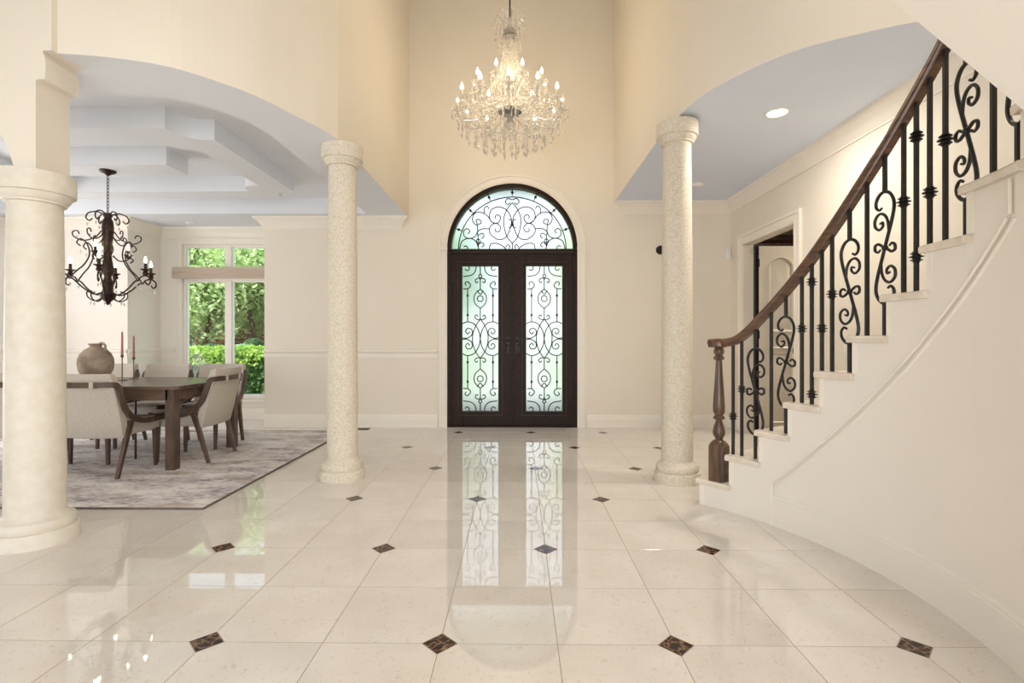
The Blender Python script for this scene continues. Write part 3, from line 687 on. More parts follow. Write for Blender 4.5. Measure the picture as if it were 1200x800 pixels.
# ================================================================== STUDY DOOR LEAF
sd = thing('door_2', 'ivory arched panel door leaf standing open into the study', 'door', (XR + .13, DY1 - .02, 0), kind='structure')
lx0, lx1, ly0, ly1, lz = XR + .165, XR + .165 + .53, DY1 - .05, DY1 - .01, 2.365
G().box(XR + .124, lx0, ly0 - .002, ly1, .01, lz).build('door_edge', M['blackmetal'], sd, smooth=0)
g = G(); g.box(lx0, lx1, ly0, ly1, .01, lz); g.build('door_slab', M['intdoor'], sd, smooth=0, bevel=.003)
def arch_panel(x0, x1, z0, z1, rise):
    top = [(x1 + (x0 - x1) * k / 10, z1 - rise + rise * sin(pi * k / 10) ** 0.8) for k in range(11)] if rise else [(x1, z1), (x0, z1)]
    return [(x0, z0), (x1, z0)] + top
for (za, zb, rise) in ((1.28, 2.22, .09), (.14, 1.02, 0), (1.08, 1.22, 0)):
    poly = arch_panel(lx0 + .13, lx1 - .11, za, zb, rise)
    cx = sum(p[0] for p in poly) / len(poly); cz = sum(p[1] for p in poly) / len(poly)
    inn = [(cx + (x - cx) * .86, cz + (z - cz) * (1 - .03 / (zb - za) * 1.6)) for x, z in poly]
    g = G(); g.loft([[(x, ly0, z) for x, z in poly], [(x, ly0 - .022, cz + (z - cz) * .99) for x, z in poly], [(x, ly0 - .004, z) for x, z in inn], [(x, ly0 - .010, z) for x, z in [(cx + (a - cx) * .9, cz + (b - cz) * .97) for a, b in inn]]])
    g.build('door_panel', M['intdoor'], sd, smooth=30)
g = G(); kx, kz = lx1 - .085, 1.0
g.box(kx - .022, kx + .022, ly0 - .006, ly0, kz - .06, kz + .08); g.tube([(kx, ly0, kz), (kx, ly0 - .04, kz)], .01, 8); g.ball((kx, ly0 - .055, kz), .03, 10, 8)
g.build('door_knob', M['blackmetal'], sd, smooth=40)
for z in (.25, 1.2, 2.1): G().lathe([(.011, z), (.011, z + .1)], 8, (lx0 - .002, ly0 - .004)).build('hinge', M['blackmetal'], sd, smooth=40)

# ================================================================== COLUMNS
def column(x, y, r, h, m, label):
    t = thing('stone_column', label, 'column', (x, y, 0), group='stone columns around the foyer')
    k = r / .125
    base = [(.19 * k, 0), (.19 * k, .075), (.186 * k, .085), (.172 * k, .088), (.176 * k, .10), (.176 * k, .125), (.168 * k, .142), (.15 * k, .15), (.14 * k, .16), (.132 * k, .175)]
    G().lathe([(1e-4, 0)] + base + [(1e-4, .175)], 48, (x, y)).build('column_base', m, t, smooth=30)
    G().lathe([(r * 1.04, .17), (r * 1.03, h * .3), (r, h * .6), (r * .93, h - .17)], 48, (x, y)).build('shaft', m, t, smooth=30)
    z = h - .175
    cap = [(r * .94, z), (r * 1.06, z + .004), (r * 1.06, z + .014), (r * 1.12, z + .02), (r * 1.22, z + .042), (r * 1.26, z + .056), (r * 1.37, z + .06), (r * 1.39, z + .07), (r * 1.39, z + .172), (r * 1.39, z + .175)]
    G().lathe([(1e-4, z)] + cap + [(1e-4, z + .175)], 48, (x, y)).build('capital', m, t, smooth=30)
column(-1.515, 4.43, .123, ZL - .002, M['stone'], 'tall speckled limestone column left of the entry, beside the rug')
column(1.334, 4.385, .123, ZR - .03, M['stone'], 'tall speckled limestone column right of the entry, beside the newel post')
column(-2.87, 3.04, .137, 2.163, M['stone_smooth'], 'short smooth pale column in the left foreground under the arch')

# ================================================================== STAIRCASE
SC = (-0.134, 2.406); SR = 2.0; SO = 2.93
AT = [49.4, 43.2, 36.8, 30.5, 24.6, 18.4, 12.2, 6.0, -.9, -7.6, -16.2, -22.8, -29.2]
A = lambda k: AT[k]                                  # riser angle of step k
ZK = lambda k: 0.185 + 0.2055 * (k - 1)             # tread top of step k
def ap(r, a, z): return (SC[0] + r * cos(rad(a)), SC[1] + r * sin(rad(a)), z)
NS = 11
st = thing('staircase', 'curved staircase with cream marble treads and white paneled side wall', 'staircase', (1.75, 2.4, 0))
def arcblock(g, r0, r1, a0, a1, z0, z1, n=4, rz=None):
    rings = []
    for i in range(n + 1):
        a = a0 + (a1 - a0) * i / n; zb = z0(a) if callable(z0) else z0; zt = z1(a) if callable(z1) else z1
        rings.append([ap(r0, a, zb), ap(r1, a, zb), ap(r1, a, zt), ap(r0, a, zt)])
    g.loft(rings)
AP = lambda a: max(0.0, 0.265 + .0328 * (28.1 - a)) if a < 28.1 else 0.0
for k in range(1, NS + 1):
    a0, a1 = A(k), A(k + 1)
    sec_n = 5; g = G()
    rings = []
    zt = ZK(k); an = a0 + 0.95
    sec = [(0, -.038), (0, -.012), (.006, -.003), (.016, 0)]
    for i in range(sec_n + 1):
        a = an + (a1 - .1 - an) * i / sec_n
        rings.append([ap(SR - .03, a, zt - .038), ap(SR - .032, a, zt - .012), ap(SR - .026, a, zt - .003), ap(SR - .016, a, zt), ap(SO, a, zt), ap(SO, a, zt - .038)])
    g.loft(rings).build('tread', M['tread'], st, smooth=30, bevel=.004)
    g = G(); arcblock(g, SR - .012, SO, a0 + .25, a0 - .65, (ZK(k - 1) if k > 1 else 0), zt - .038, 1)
    g.build('riser', M['trim'], st, smooth=0)
g = G()
for k in range(1, NS + 1):
    arcblock(g, SR, SO - .02, A(k), A(k + 1), 0.0, ZK(k) - .038, 4)
g.build('stair_side_wall', M['stairwall'], st, smooth=30)
g = G()
for k in range(1, NS + 1):                           # raised apron board under the steps, down to a sloping lower edge
    a0, a1 = A(k), A(k + 1)
    if a0 > 28.1 > a1:
        arcblock(g, SR - .010, SR, a0, 28.1, 0, ZK(k) - .038, 3); arcblock(g, SR - .010, SR, 28.1, a1, lambda a: AP(min(a, 28.0)), ZK(k) - .038, 3)
    elif a0 > 28.1: arcblock(g, SR - .010, SR, a0, a1, 0, ZK(k) - .038, 4)
    elif a1 > -15: arcblock(g, SR - .010, SR, a0, a1, AP, ZK(k) - .038, 4)
g.build('apron_board', M['stairwall'], st, smooth=30)
g = G()
bead = [(-.009, -.006), (.009, -.006), (.009, .004), (.004, .008), (-.004, .008), (-.009, .004)]
def line_bead(pts): g.tube(pts, .0065, 6)
line_bead([ap(SR - .011, 28.1 - i, AP(min(28.0, 28.1 - i))) for i in range(0, 43)])
line_bead([ap(SR - .002, 27.3 - i, AP(min(28.0, 27.3 - i)) - .035) for i in range(0, 43)])
line_bead([ap(SR - .011, 28.1, z) for z in (0, AP(28.0))])
line_bead([ap(SR - .011, -14.2, z) for z in (AP(-14.2), ZK(9) - .05)])
g.build('panel_bead', M['trim'], st, smooth=50)
g = G()
rings = []
for i in range(0, 31):
    a = 28.0 - i * 3.0
    rings.append([ap(SR + .002, a, 0), ap(SR - .014, a, 0), ap(SR - .014, a, .168), ap(SR - .010, a, .175), ap(SR - .012, a, .181), ap(SR - .010, a, .189), ap(SR - .003, a, .196), ap(SR + .002, a, .198)])
g.loft(rings).build('skirting', M['stairwall'], st, smooth=25)

# balustrade
bl = thing('balustrade', 'stair balustrade of black iron balusters under a dark wood handrail', 'balustrade', ap(2.05, 40, ZK(1)))
BR = 2.04
railz = [(42.0, 1.165), (40.4, 1.168), (38.5, 1.170), (36.3, 1.190), (33.7, 1.255), (30.2, 1.372), (26.9, 1.482), (22, 1.658), (17.2, 1.842), (11.2, 2.07), (5.4, 2.275), (-.8, 2.484), (-8, 2.735), (-16, 3.01), (-24, 3.28)]
rp_ = cr(railz, 5)
def rail_at(a):
    for (a0, z0), (a1, z1) in zip(rp_, rp_[1:]):
        if a0 >= a >= a1: return z0 + (z1 - z0) * (a0 - a) / (a0 - a1)
    return rp_[-1][1]
sec = [(-.022, -.03), (.022, -.03), (.026, -.012), (.032, -.006), (.032, .010), (.024, .022), (.010, .029), (-.010, .029), (-.024, .022), (-.032, .010), (-.032, -.006), (-.026, -.012)]
g = G(); g.sweep([ap(BR, a, z) for a, z in rp_], sec); g.build('handrail', M['rail'], bl, smooth=40)
# newel
nx, ny, nz = ap(BR, 40.0, ZK(1))
g = G(); hw = .056; ch = .014; an = rad(40)
def sq(h, c, z): 
    pts = [(h - c, -h), (h, -h + c), (h, h - c), (h - c, h), (-h + c, h), (-h, h - c), (-h, -h + c), (-h + c, -h)]
    return [(nx + x * cos(an) - y * sin(an), ny + x * sin(an) + y * cos(an), z) for x, y in pts]
g.loft([sq(.056, .012, nz), sq(.056, .012, nz + .245), sq(.05, .022, nz + .27), sq(.034, .02, nz + .29)])
prof = [(.03, .285), (.026, .30), (.040, .325), (.043, .345), (.036, .385), (.024, .42), (.020, .432), (.036, .438), (.040, .448), (.036, .458), (.026, .466), (.040, .49), (.041, .53), (.034, .64), (.025, .78), (.021, .85), (.022, .858), (.034, .864), (.038, .874), (.034, .884), (.024, .892), (.036, .91), (.036, .925), (.026, .955), (.020, .965), (.028, .975), (.028, rail_at(40) - nz - .028)]
g.lathe([(r, nz + z) for r, z in prof], 20, (nx, ny))
nw = g.build('newel_post', M['newel'], bl, smooth=35, label='dark turned wooden newel post at the foot of the rail')
g = G(); g.lathe([(.002, 1.132), (.045, 1.134), (.056, 1.142), (.058, 1.165), (.05, 1.19), (.035, 1.197), (.002, 1.199)], 20, (nx, ny)); g.build('rail_cap', M['rail'], bl, smooth=35)
def collar(g, x, y, z, s=1.0):
    for dz, r in ((-.024, .016), (-.016, .026), (-.008, .018), (0, .031), (.008, .018), (.016, .026), (.024, .016)):
        g.lathe([(r * .6 * s, z + (dz - .0042) * s), (r * s, z + (dz - .0015) * s), (r * s, z + (dz + .0015) * s), (r * .6 * s, z + (dz + .0042) * s)], 10, (x, y))
def bar(g, a, z0, z1, h=.0088):
    x, y, _ = ap(BR, a, 0); c_, s_ = cos(rad(a)), sin(rad(a))
    ring = lambda z: [(x + p * c_ - q * s_, y + p * s_ + q * c_, z) for p, q in ((-h, -h), (h, -h), (h, h), (-h, h))]
    g.loft([ring(z0), ring(z1)])
def baluster(a, k, collars=()):
    g = G(); bar(g, a, ZK(k), rail_at(a) - .026)
    o = g.build('baluster', M['iron'], bl, smooth=0, bevel=.002)
    for c_ in collars:
        x, y, _ = ap(BR, a, 0); g = G(); collar(g, x, y, ZK(k) + c_); g.build('collar', M['iron'], o, smooth=40)
main = [(14, 96), (8, 88), (0, 95), (2, 110), (14, 114), (25, 104), (29, 86), (20, 116), (4, 130)]
S_main = [(10, 98), (15, 92), (22, 97), (20, 109), (9, 112), (-1, 104), (-1, 90)]
half_main = [(8, 94), (16, 90), (24, 98), (24, 112), (15, 125), (2, 130), (-13, 124), (-23, 108), (-25, 90), (-20, 65), (-11, 35), (0, 0)]
half_sec = [(14, 58), (6, 60), (6, 50), (16, 44), (27, 53), (27, 70), (15, 81), (1, 76), (-8, 60), (-11, 36)]
half_mid = [(12, -3), (19, -8), (27, -3), (27, 8), (18, 11), (8, 5), (0, 0)]
def scroll(a, k, flip=1, zoff=.452):
    x, y, _ = ap(BR, a, 0); tx, ty = sin(rad(a)), -cos(rad(a)); zc = ZK(k) + zoff; u = .00222
    T3 = lambda p, q: (x + tx * p * u * flip, y + ty * p * u * flip, zc + q * u)
    g = G(); bar(g, a, zc + 128 * u, rail_at(a) - .026)
    o = g.build('scroll_baluster', M['iron'], bl, smooth=0, bevel=.002)
    g = G(); bar(g, a, ZK(k), zc - 128 * u); g.build('foot_bar', M['iron'], o, smooth=0, bevel=.002)
    g = G()
    for sgn in (1, -1):
        for half, r in ((half_main, .0085), (half_sec, .0075), (half_mid, .0075)):
            P = cr([(sgn * p, sgn * q) for p, q in half], 5); n = len(P)
            g.tube([T3(p, q) for p, q in P], [r * (.75 + .25 * min(1, i / (n * .3))) for i in range(n)], 6)
    g.ball(T3(0, 0), .016, 8, 6)
    g.build('iron_scroll', M['iron'], o, smooth=50)
baluster(37.0, 2, (.265,)); baluster(35.2, 2, (.46,)); scroll(32.4, 2, 1)
baluster(29.2, 3); scroll(26.3, 3, -1)
baluster(23.2, 4, (.456,)); baluster(21.3, 4, (.737, .06))
baluster(19.4, 5, (.25,)); baluster(17.5, 5, (.447,)); scroll(14.3, 5, 1)
baluster(11.2, 6); scroll(8.1, 6, -1)
baluster(4.9, 7, (.453,)); baluster(2.8, 7, (.745, .17))
baluster(.6, 8, (.25,)); baluster(-1.9, 8, (.46,)); scroll(-5.2, 8, 1)
baluster(-9.3, 9); scroll(-13.0, 9, -1)
baluster(-17.6, 10, (.453,)); baluster(-19.8, 10, (.745, .06))

# underside of the flight above, crossing the top right corner
e1 = (0.927, 2.037); e2 = (1.252, 1.760)
dx, dz = e1[0] - e2[0], e1[1] - e2[1]
lo = (e2[0] - dx * .55, e2[1] - dz * .55); hi = (e1[0] + dx * 3.0, e1[1] + dz * 3.0)
g = G(); g.prism([lo, hi, (hi[0] + .02, hi[1] + .45), (lo[0] + .35, lo[1] + .25)], XZ, 0.35, 1.30)
struct(g.build('ceiling_upper_flight', M['stairwall'], smooth=0), 'white sloping underside of the upper stair flight at top right', 'ceiling')

# ================================================================== DINING FURNITURE
RZ = 0.012
rug = thing('area_rug', 'large distressed grey and beige rug under the dining table', 'rug', (-4.1, 5.1, 0))
G().box(-6.0, -2.215, 3.60, 6.63, 0.0, RZ).build('pile', M['rug'], rug, smooth=0)
g = G()
for xa, xb, ya, yb in ((-6.01, -2.206, 3.591, 3.60), (-6.01, -2.206, 6.63, 6.639), (-6.01, -6.0, 3.6, 6.63), (-2.215, -2.206, 3.6, 6.63)): g.box(xa, xb, ya, yb, 0, RZ + .002)
g.build('binding', M['rugedge'], rug, smooth=0)

tb = thing('dining_table', 'long brown oak dining table with square legs on the rug', 'table', (-4.08, 5.15, RZ))
TX0, TX1, TY0, TY1 = -5.10, -3.06, 4.59, 5.71; zt = .77
g = G(); c_ = .03
def oct_(x0, x1, y0, y1, c): return [(x0 + c, y0), (x1 - c, y0), (x1, y0 + c), (x1, y1 - c), (x1 - c, y1), (x0 + c, y1), (x0, y1 - c), (x0, y0 + c)]
g.prism(oct_(TX0, TX1, TY0, TY1, c_), XY, zt - .032, zt); g.build('tabletop', M['tablewood'], tb, smooth=0, bevel=.004)
g = G()
g.box(TX0 + .1, TX1 - .1, TY0 + .03, TY0 + .055, zt - .13, zt - .032); g.box(TX0 + .1, TX1 - .1, TY1 - .055, TY1 - .03, zt - .13, zt - .032)
g.box(TX0 + .03, TX0 + .055, TY0 + .1, TY1 - .1, zt - .13, zt - .032); g.box(TX1 - .055, TX1 - .03, TY0 + .1, TY1 - .1, zt - .13, zt - .032)
g.build('apron', M['tablewood'], tb, smooth=0, bevel=.003)
for lx in (TX0 + .04, TX1 - .125):
    for ly in (TY0 + .03, TY1 - .115):
        G().box(lx, lx + .085, ly, ly + .085, RZ, zt - .032).build('leg', M['chairwood'], tb, smooth=0, bevel=.004)
g = G(); g.tube([(-3.78, 5.06, RZ), (-3.78, 5.06, zt - .05)], .01, 8); g.box(-3.9, -3.66, 5.0, 5.12, zt - .06, zt - .035); g.build('support_rod', M['blackmetal'], tb, smooth=40)

def make_chair(label):
    t = thing('dining_chair', label, 'chair', (0, 0, 0), group='dining chairs around the oak table')
    # seat cushion
    def rr(hx, y0, y1, z, r=.05, n=4):
        pts = []
        for cx, cy, a0 in ((hx - r, y0 + r, -90), (hx - r, y1 - r, 0), (-hx + r, y1 - r, 90), (-hx + r, y0 + r, 180)):
            for k in range(n + 1):
                a = rad(a0 + 90 * k / n); pts.append((cx + r * cos(a), cy + r * sin(a), z))
        return pts
    g = G(); g.loft([rr(.235, -.28, .20, .345), rr(.25, -.29, .212, .36), rr(.255, -.29, .217, .42), rr(.25, -.285, .21, .455), rr(.225, -.27, .19, .47)])
    g.build('seat', M['fabric'], t, smooth=50)
    # upholstered back, leaning and slightly curved in plan
    g = G(); rings = []
    for z, y, hw_, th in ((.335, -.285, .255, .045), (.345, -.29, .262, .055), (.5, -.325, .266, .058), (.68, -.368, .262, .056), (.80, -.398, .258, .052), (.875, -.417, .25, .048), (.89, -.42, .24, .03)):
        ring = []
        N = 8
        for i in range(N + 1):
            u = -1 + 2 * i / N; ring.append((u * hw_, y + .035 * u * u - th / 2 - .0, z))
        for i in range(N, -1, -1):
            u = -1 + 2 * i / N; ring.append((u * hw_, y + .045 * u * u + th / 2, z))
        rings.append(ring)
    g.loft(rings); bk = g.build('backrest', M['fabric'], t, smooth=50)
    # wooden band behind the back sweeping down both sides to the seat front
    half = [(0, -.435, .80), (.14, -.43, .80), (.235, -.405, .80), (.275, -.36, .785), (.283, -.33, .70), (.284, -.285, .59), (.284, -.205, .505), (.282, -.09, .46), (.276, .04, .447), (.268, .15, .45), (.262, .222, .46)]
    path = [(-x, y, z) for x, y, z in half[::-1]] + half[1:]
    P = cr(path, 5); g = G(); rings = []; PV = [Vector(p) for p in P]
    for i, p in enumerate(PV):
        tn = (PV[min(i + 1, len(PV) - 1)] - PV[max(i - 1, 0)]).normalized()
        out = Vector((p.x, -0.10 if abs(p.x) < .25 else 0, 0)); out = out - tn * out.dot(tn)
        if out.length < 1e-4: out = Vector((0, -1, 0)); out = out - tn * out.dot(tn)
        if abs(p.x) < .2: out = Vector((p.x * .4, -.3, 0)); out = out - tn * out.dot(tn)
        out.normalize(); w_ = tn.cross(out)
        rings.append([p + out * a + w_ * b for a, b in ((-.011, -.023), (.011, -.023), (.011, .023), (-.011, .023))])
    g.loft(rings); g.build('wooden_band', M['chairwood'], t, smooth=45)
    for sx in (-1, 1):
        g = G(); x0 = sx * .12
        g.box(x0 - .017, x0 + .017, -.450, -.405, .77, .83); g.build('fabric_loop', M['fabric'], t, smooth=0, bevel=.004)
    for sx in (-1, 1):
        def ring(cx, cy, z, a, b): return [(cx - a, cy - b, z), (cx + a, cy - b, z), (cx + a, cy + b, z), (cx - a, cy + b, z)]
        G().loft([ring(sx * .252, -.335, 0, .014, .015), ring(sx * .262, -.255, .30, .018, .021), ring(sx * .268, -.205, .475, .02, .026)]).build('leg', M['chairwood'], t, smooth=0, bevel=.004)
        G().loft([ring(sx * .225, .165, 0, .013, .013), ring(sx * .225, .16, .36, .02, .02)]).build('leg', M['chairwood'], t, smooth=0, bevel=.004)
    return t
ch = make_chair('oatmeal upholstered dining chair in front of the table, back turned, beside the near left column')
ch.location = (-3.64, 4.66, RZ)
dup(ch, (-4.47, 4.685, RZ), 0, 'dining chair half hidden behind the near left column, back turned')
dup(ch, (-3.31, 5.15, RZ), pi / 2 + .04, 'dining chair at the right end of the table, side on, nearest the window')
dup(ch, (-3.48, 5.68, RZ), pi, 'dining chair on the far side of the table directly in front of the window panes')
dup(ch, (-4.12, 5.68, RZ), pi, 'dining chair on the far side of the table left of the window, middle of three')
dup(ch, (-4.76, 5.68, RZ), pi, 'dining chair on the far side of the table behind the clay vase')

va = thing('clay_vase', 'round weathered clay vase with small handle on the dining table', 'vase', (-4.235, 5.13, zt))
vx, vy, vz = -4.235, 5.13, zt
pr = [(.002, 0), (.085, 0), (.095, .01), (.118, .06), (.142, .12), (.150, .18), (.146, .23), (.128, .275), (.095, .315), (.062, .337), (.050, .345), (.048, .358), (.058, .366), (.064, .374), (.060, .380), (.045, .378), (.040, .36), (.03, .345), (.002, .34)]
G().lathe([(r, vz + z) for r, z in pr], 32, (vx, vy)).build('vase_body', M['clay'], va, smooth=50)
g = G()
ring = lambda r, z, amp: [(vx + (r + .002) * cos(2 * pi * j / 32), vy + (r + .002) * sin(2 * pi * j / 32), vz + z + amp * sin(j * 2.3) * .5 + amp * sin(j * .9)) for j in range(32)]
g.loft([ring(.088, .003, 0), ring(.105, .03, .0), ring(.118, .058, .012)], caps=False); g.build('dark_foot_band', M['clay_dark'], va, smooth=60)  # darker clay band around the foot of the vase
g = G(); g.tube(cr([(vx + .04, vy - .02, vz + .365), (vx + .075, vy - .02, vz + .385), (vx + .108, vy - .02, vz + .365), (vx + .112, vy - .02, vz + .33), (vx + .104, vy - .02, vz + .30)], 5), .011, 8); g.build('vase_handle', M['clay'], va, smooth=50)
def stick(x, y, z1, z2, label):
    t = thing('candle_holder', label, 'candle holder', (x, y, zt), group='candle holders on the dining table')
    g = G(); g.lathe([(.002, zt), (.05, zt), (.05, zt + .006), (.012, zt + .012), (.005, zt + .02), (.005, z1 - .03), (.013, z1 - .02), (.014, z1), (.002, z1)], 16, (x, y)); g.build('stem', M['candlestick'], t, smooth=40)
    G().lathe([(.011, z1), (.011, z1 + .02), (.0085, z2 - .02), (.004, z2 - .004), (.001, z2)], 12, (x, y)).build('taper_candle', M['candle'], t, smooth=40)
def at_t(px, Y): return (px - 608) / 607 * Y
stick(at_t(138.5, 5.26), 5.26, 1.03, 1.275, 'slender candlestick with terracotta taper, nearer the clay vase')
stick(at_t(152.3, 5.47), 5.47, 1.0, 1.235, 'slender candlestick with terracotta taper, right of the other and farther back')

# ================================================================== CHANDELIERS
def bulb(g, x, y, z, s=1.0):
    g.lathe([(.001, z), (.010 * s, z + .004 * s), (.016 * s, z + .018 * s), (.015 * s, z + .03 * s), (.009 * s, z + .05 * s), (.003 * s, z + .066 * s), (.001, z + .07 * s)], 8, (x, y))
# dining: bronze with scrolled arms
bx, by = -4.105, 5.12
bc = thing('bronze_chandelier', 'dark bronze scrolled chandelier with candle bulbs over the dining table', 'chandelier', (bx, by, ZB))
G().lathe([(.001, ZB), (.07, ZB), (.072, ZB - .01), (.06, ZB - .022), (.03, ZB - .035), (.012, ZB - .05), (.001, ZB - .05)], 20, (bx, by)).build('ceiling_canopy', M['bronze'], bc, smooth=40)
g = G(); z = ZB - .05; i = 0
while z > 2.46:
    pts = []
    for k in range(10):
        a = 2 * pi * k / 10; u = .010 * cos(a); v = .021 * sin(a)
        pts.append((bx + (u if i % 2 else 0), by + (0 if i % 2 else u), z - .02 + v))
    g.tube(pts, .0032, 5, closed=True); z -= .032; i += 1
g.build('chain', M['bronze'], bc, smooth=50)
prof = [(.001, 2.455), (.03, 2.45), (.045, 2.43), (.03, 2.40), (.045, 2.37), (.052, 2.30), (.045, 2.20), (.034, 2.12), (.030, 2.08), (.042, 2.06), (.030, 2.03), (.036, 1.98), (.055, 1.90), (.05, 1.86), (.03, 1.82), (.036, 1.79), (.05, 1.76), (.04, 1.70), (.05, 1.66), (.075, 1.64), (.06, 1.60), (.03, 1.57), (.022, 1.56), (.018, 1.545), (.001, 1.53)]
G().lathe(prof, 16, (bx, by)).build('centre_column', M['bronze'], bc, smooth=40)
def polar(a, pts): return [(bx + r * cos(a), by + r * sin(a), z) for r, z in pts]
for k in range(6):
    a = rad(59 + 60 * k); g = G()
    g.tube(polar(a, cr([(.04, 1.66), (.11, 1.635), (.20, 1.69), (.28, 1.77), (.31, 1.775), (.335, 1.81), (.385, 1.825), (.427, 1.80), (.433, 1.755), (.405, 1.735), (.385, 1.76)], 5)), .0075, 6)
    g.tube(polar(a, cr([(.30, 1.785), (.25, 1.85), (.19, 1.92), (.15, 2.02), (.17, 2.12), (.22, 2.16), (.25, 2.12), (.22, 2.09)], 5)), .0065, 6)
    g.tube(polar(a, cr([(.03, 1.62), (.10, 1.57), (.16, 1.60), (.17, 1.65), (.13, 1.665)], 5)), .006, 6)
    arm = g.build('arm', M['bronze'], bc, smooth=50)
    cx, cy = bx + .385 * cos(a), by + .385 * sin(a)
    g = G(); g.lathe([(.004, 1.825), (.02, 1.83), (.026, 1.85), (.018, 1.866), (.022, 1.872), (.046, 1.885), (.046, 1.89), (.014, 1.892), (.012, 1.95), (.001, 1.95)], 12, (cx, cy)); g.build('candle_cup', M['bronze'], arm, smooth=40)
    g = G(); bulb(g, cx, cy, 1.95, 1.0); g.build('candle_bulb', M['bulb'], arm, smooth=50)
    for r, z in ((.42, 1.70), (.22, 2.04), (.14, 1.55), (.30, 1.72)): G().octa((bx + r * cos(a), by + r * sin(a), z), .013, .03, .016).build('crystal_drop', M['crystal'], arm, smooth=0)
for k in range(3):
    a = rad(34 + 120 * k); g = G()
    g.tube(polar(a, cr([(.04, 2.03), (.09, 1.98), (.15, 1.99), (.18, 2.02), (.205, 1.99), (.18, 1.965)], 5)), .0065, 6)
    arm = g.build('upper_arm', M['bronze'], bc, smooth=50)
    cx, cy = bx + .165 * cos(a), by + .165 * sin(a)
    g = G(); g.lathe([(.004, 2.005), (.02, 2.01), (.022, 2.03), (.04, 2.04), (.04, 2.045), (.012, 2.047), (.012, 2.09), (.001, 2.09)], 12, (cx, cy)); g.build('candle_cup', M['bronze'], arm, smooth=40)
    g = G(); bulb(g, cx, cy, 2.09); g.build('candle_bulb', M['bulb'], arm, smooth=50)
for k in range(6):
    a = rad(34 + 60 * k)
    g = G(); g.tube(polar(a, cr([(.03, 2.435), (.09, 2.455), (.15, 2.435), (.17, 2.39), (.145, 2.36), (.12, 2.385)], 5)), .0065, 6)
    g.tube(polar(a, cr([(.05, 2.27), (.10, 2.20), (.19, 2.16), (.26, 2.19), (.27, 2.235), (.235, 2.25), (.22, 2.22)], 5)), .006, 6)
    s_ = g.build('crown_scroll', M['bronze'], bc, smooth=50)
    for r, z in ((.16, 2.33), (.24, 2.19)): G().octa((bx + r * cos(a), by + r * sin(a), z), .012, .028, .014).build('crystal_drop', M['crystal'], s_, smooth=0)
lo_ = add_light('bronze_chandelier_glow', 'POINT', (0, 0, 0), (0, 0, 0), 42, (1.0, 0.88, 0.72), shadow_soft_size=.03)
lo_.parent = bc; lo_.location = (0, 0, 1.98 - ZB)

# foyer: crystal
fx, fy = -0.095, 5.5
fc = thing('crystal_chandelier', 'large lit crystal chandelier hanging high in the foyer', 'chandelier', (fx, fy, ZF))
g = G(); g.tube([(fx, fy, 4.60), (fx, fy, ZF)], .009, 6); g.lathe([(.001, ZF - .06), (.06, ZF - .05), (.08, ZF - .01), (.08, ZF), (.001, ZF)], 16, (fx, fy)); g.build('hanging_rod', M['steel'], fc, smooth=40)
prof = [(.001, 3.42), (.03, 3.43), (.06, 3.47), (.03, 3.53), (.05, 3.57), (.11, 3.60), (.115, 3.63), (.05, 3.66), (.03, 3.72), (.055, 3.78), (.065, 3.84), (.03, 3.92), (.025, 4.0), (.05, 4.06), (.055, 4.12), (.025, 4.2), (.025, 4.38), (.06, 4.42), (.07, 4.46), (.025, 4.51), (.02, 4.60), (.001, 4.61)]
G().lathe(prof, 12, (fx, fy)).build('glass_column', M['crystal'], fc, smooth=0)
g = G(); g.lathe([(.001, 3.595), (.125, 3.60), (.125, 3.612), (.001, 3.617)], 16, (fx, fy)); g.lathe([(.001, 4.405), (.075, 4.41), (.075, 4.418), (.001, 4.42)], 16, (fx, fy)); g.build('metal_plate', M['steel'], fc, smooth=40)
def fpol(a, pts): return [(fx + r * cos(a), fy + r * sin(a), z) for r, z in pts]
def arm_f(a, r, zb, z0, name):
    g = G()
    P = fpol(a, cr([(.08, z0), (r * .42, z0 - .07), (r * .75, zb - .12), (r * .97, zb - .09), (r, zb - .02)], 6)); g.tube(P, .011, 6)
    arm = g.build(name, M['crystal'], fc, smooth=50)
    cx, cy = fx + r * cos(a), fy + r * sin(a)
    g = G(); g.lathe([(.004, zb - .025), (.025, zb - .018), (.062, zb), (.066, zb + .006), (.02, zb + .002), (.018, zb + .02)], 12, (cx, cy)); g.build('drip_pan', M['crystal'], arm, smooth=0)
    g = G(); g.lathe([(.013, zb), (.013, zb + .075), (.001, zb + .076)], 8, (cx, cy)); g.build('candle_sleeve', M['sleeve'], arm, smooth=40)
    g = G(); bulb(g, cx, cy, zb + .075, 1.1); g.build('candle_bulb', M['bulb'], arm, smooth=50)
    g = G()
    for q in range(7):
        b = 2 * pi * q / 7; px, py = cx + .06 * cos(b), cy + .06 * sin(b)
        g.octa((px, py, zb - .014), .010, .011); g.octa((px, py, zb - .038), .008, .010); g.octa((px, py, zb - .085), .013, .042, .03)
    g.build('crystal_drops', M['crystal'], arm, smooth=0, kind='stuff')
for k in range(9): arm_f(rad(-110 + 40 * k), .38, 3.83, 3.78, 'upper_arm')
for k in range(12): arm_f(rad(-90 + 30 * k), .555, 3.635, 3.64, 'lower_arm')
def strand(pts, name, sz=.010, drop=0.0, step=.026):
    g = G(); L_ = 0; last = Vector(pts[0]); g.octa(pts[0], sz, sz)
    for p in pts[1:]:
        p = Vector(p)
        while (p - last).length >= step:
            last = last + (p - last).normalized() * step; g.octa(tuple(last), sz * random.uniform(.8, 1.15), sz * 1.1)
    if drop: e = pts[-1]; g.octa((e[0], e[1], e[2] - .05), .015, .045, .03)
    return g.build(name, M['crystal'], fc, smooth=0)
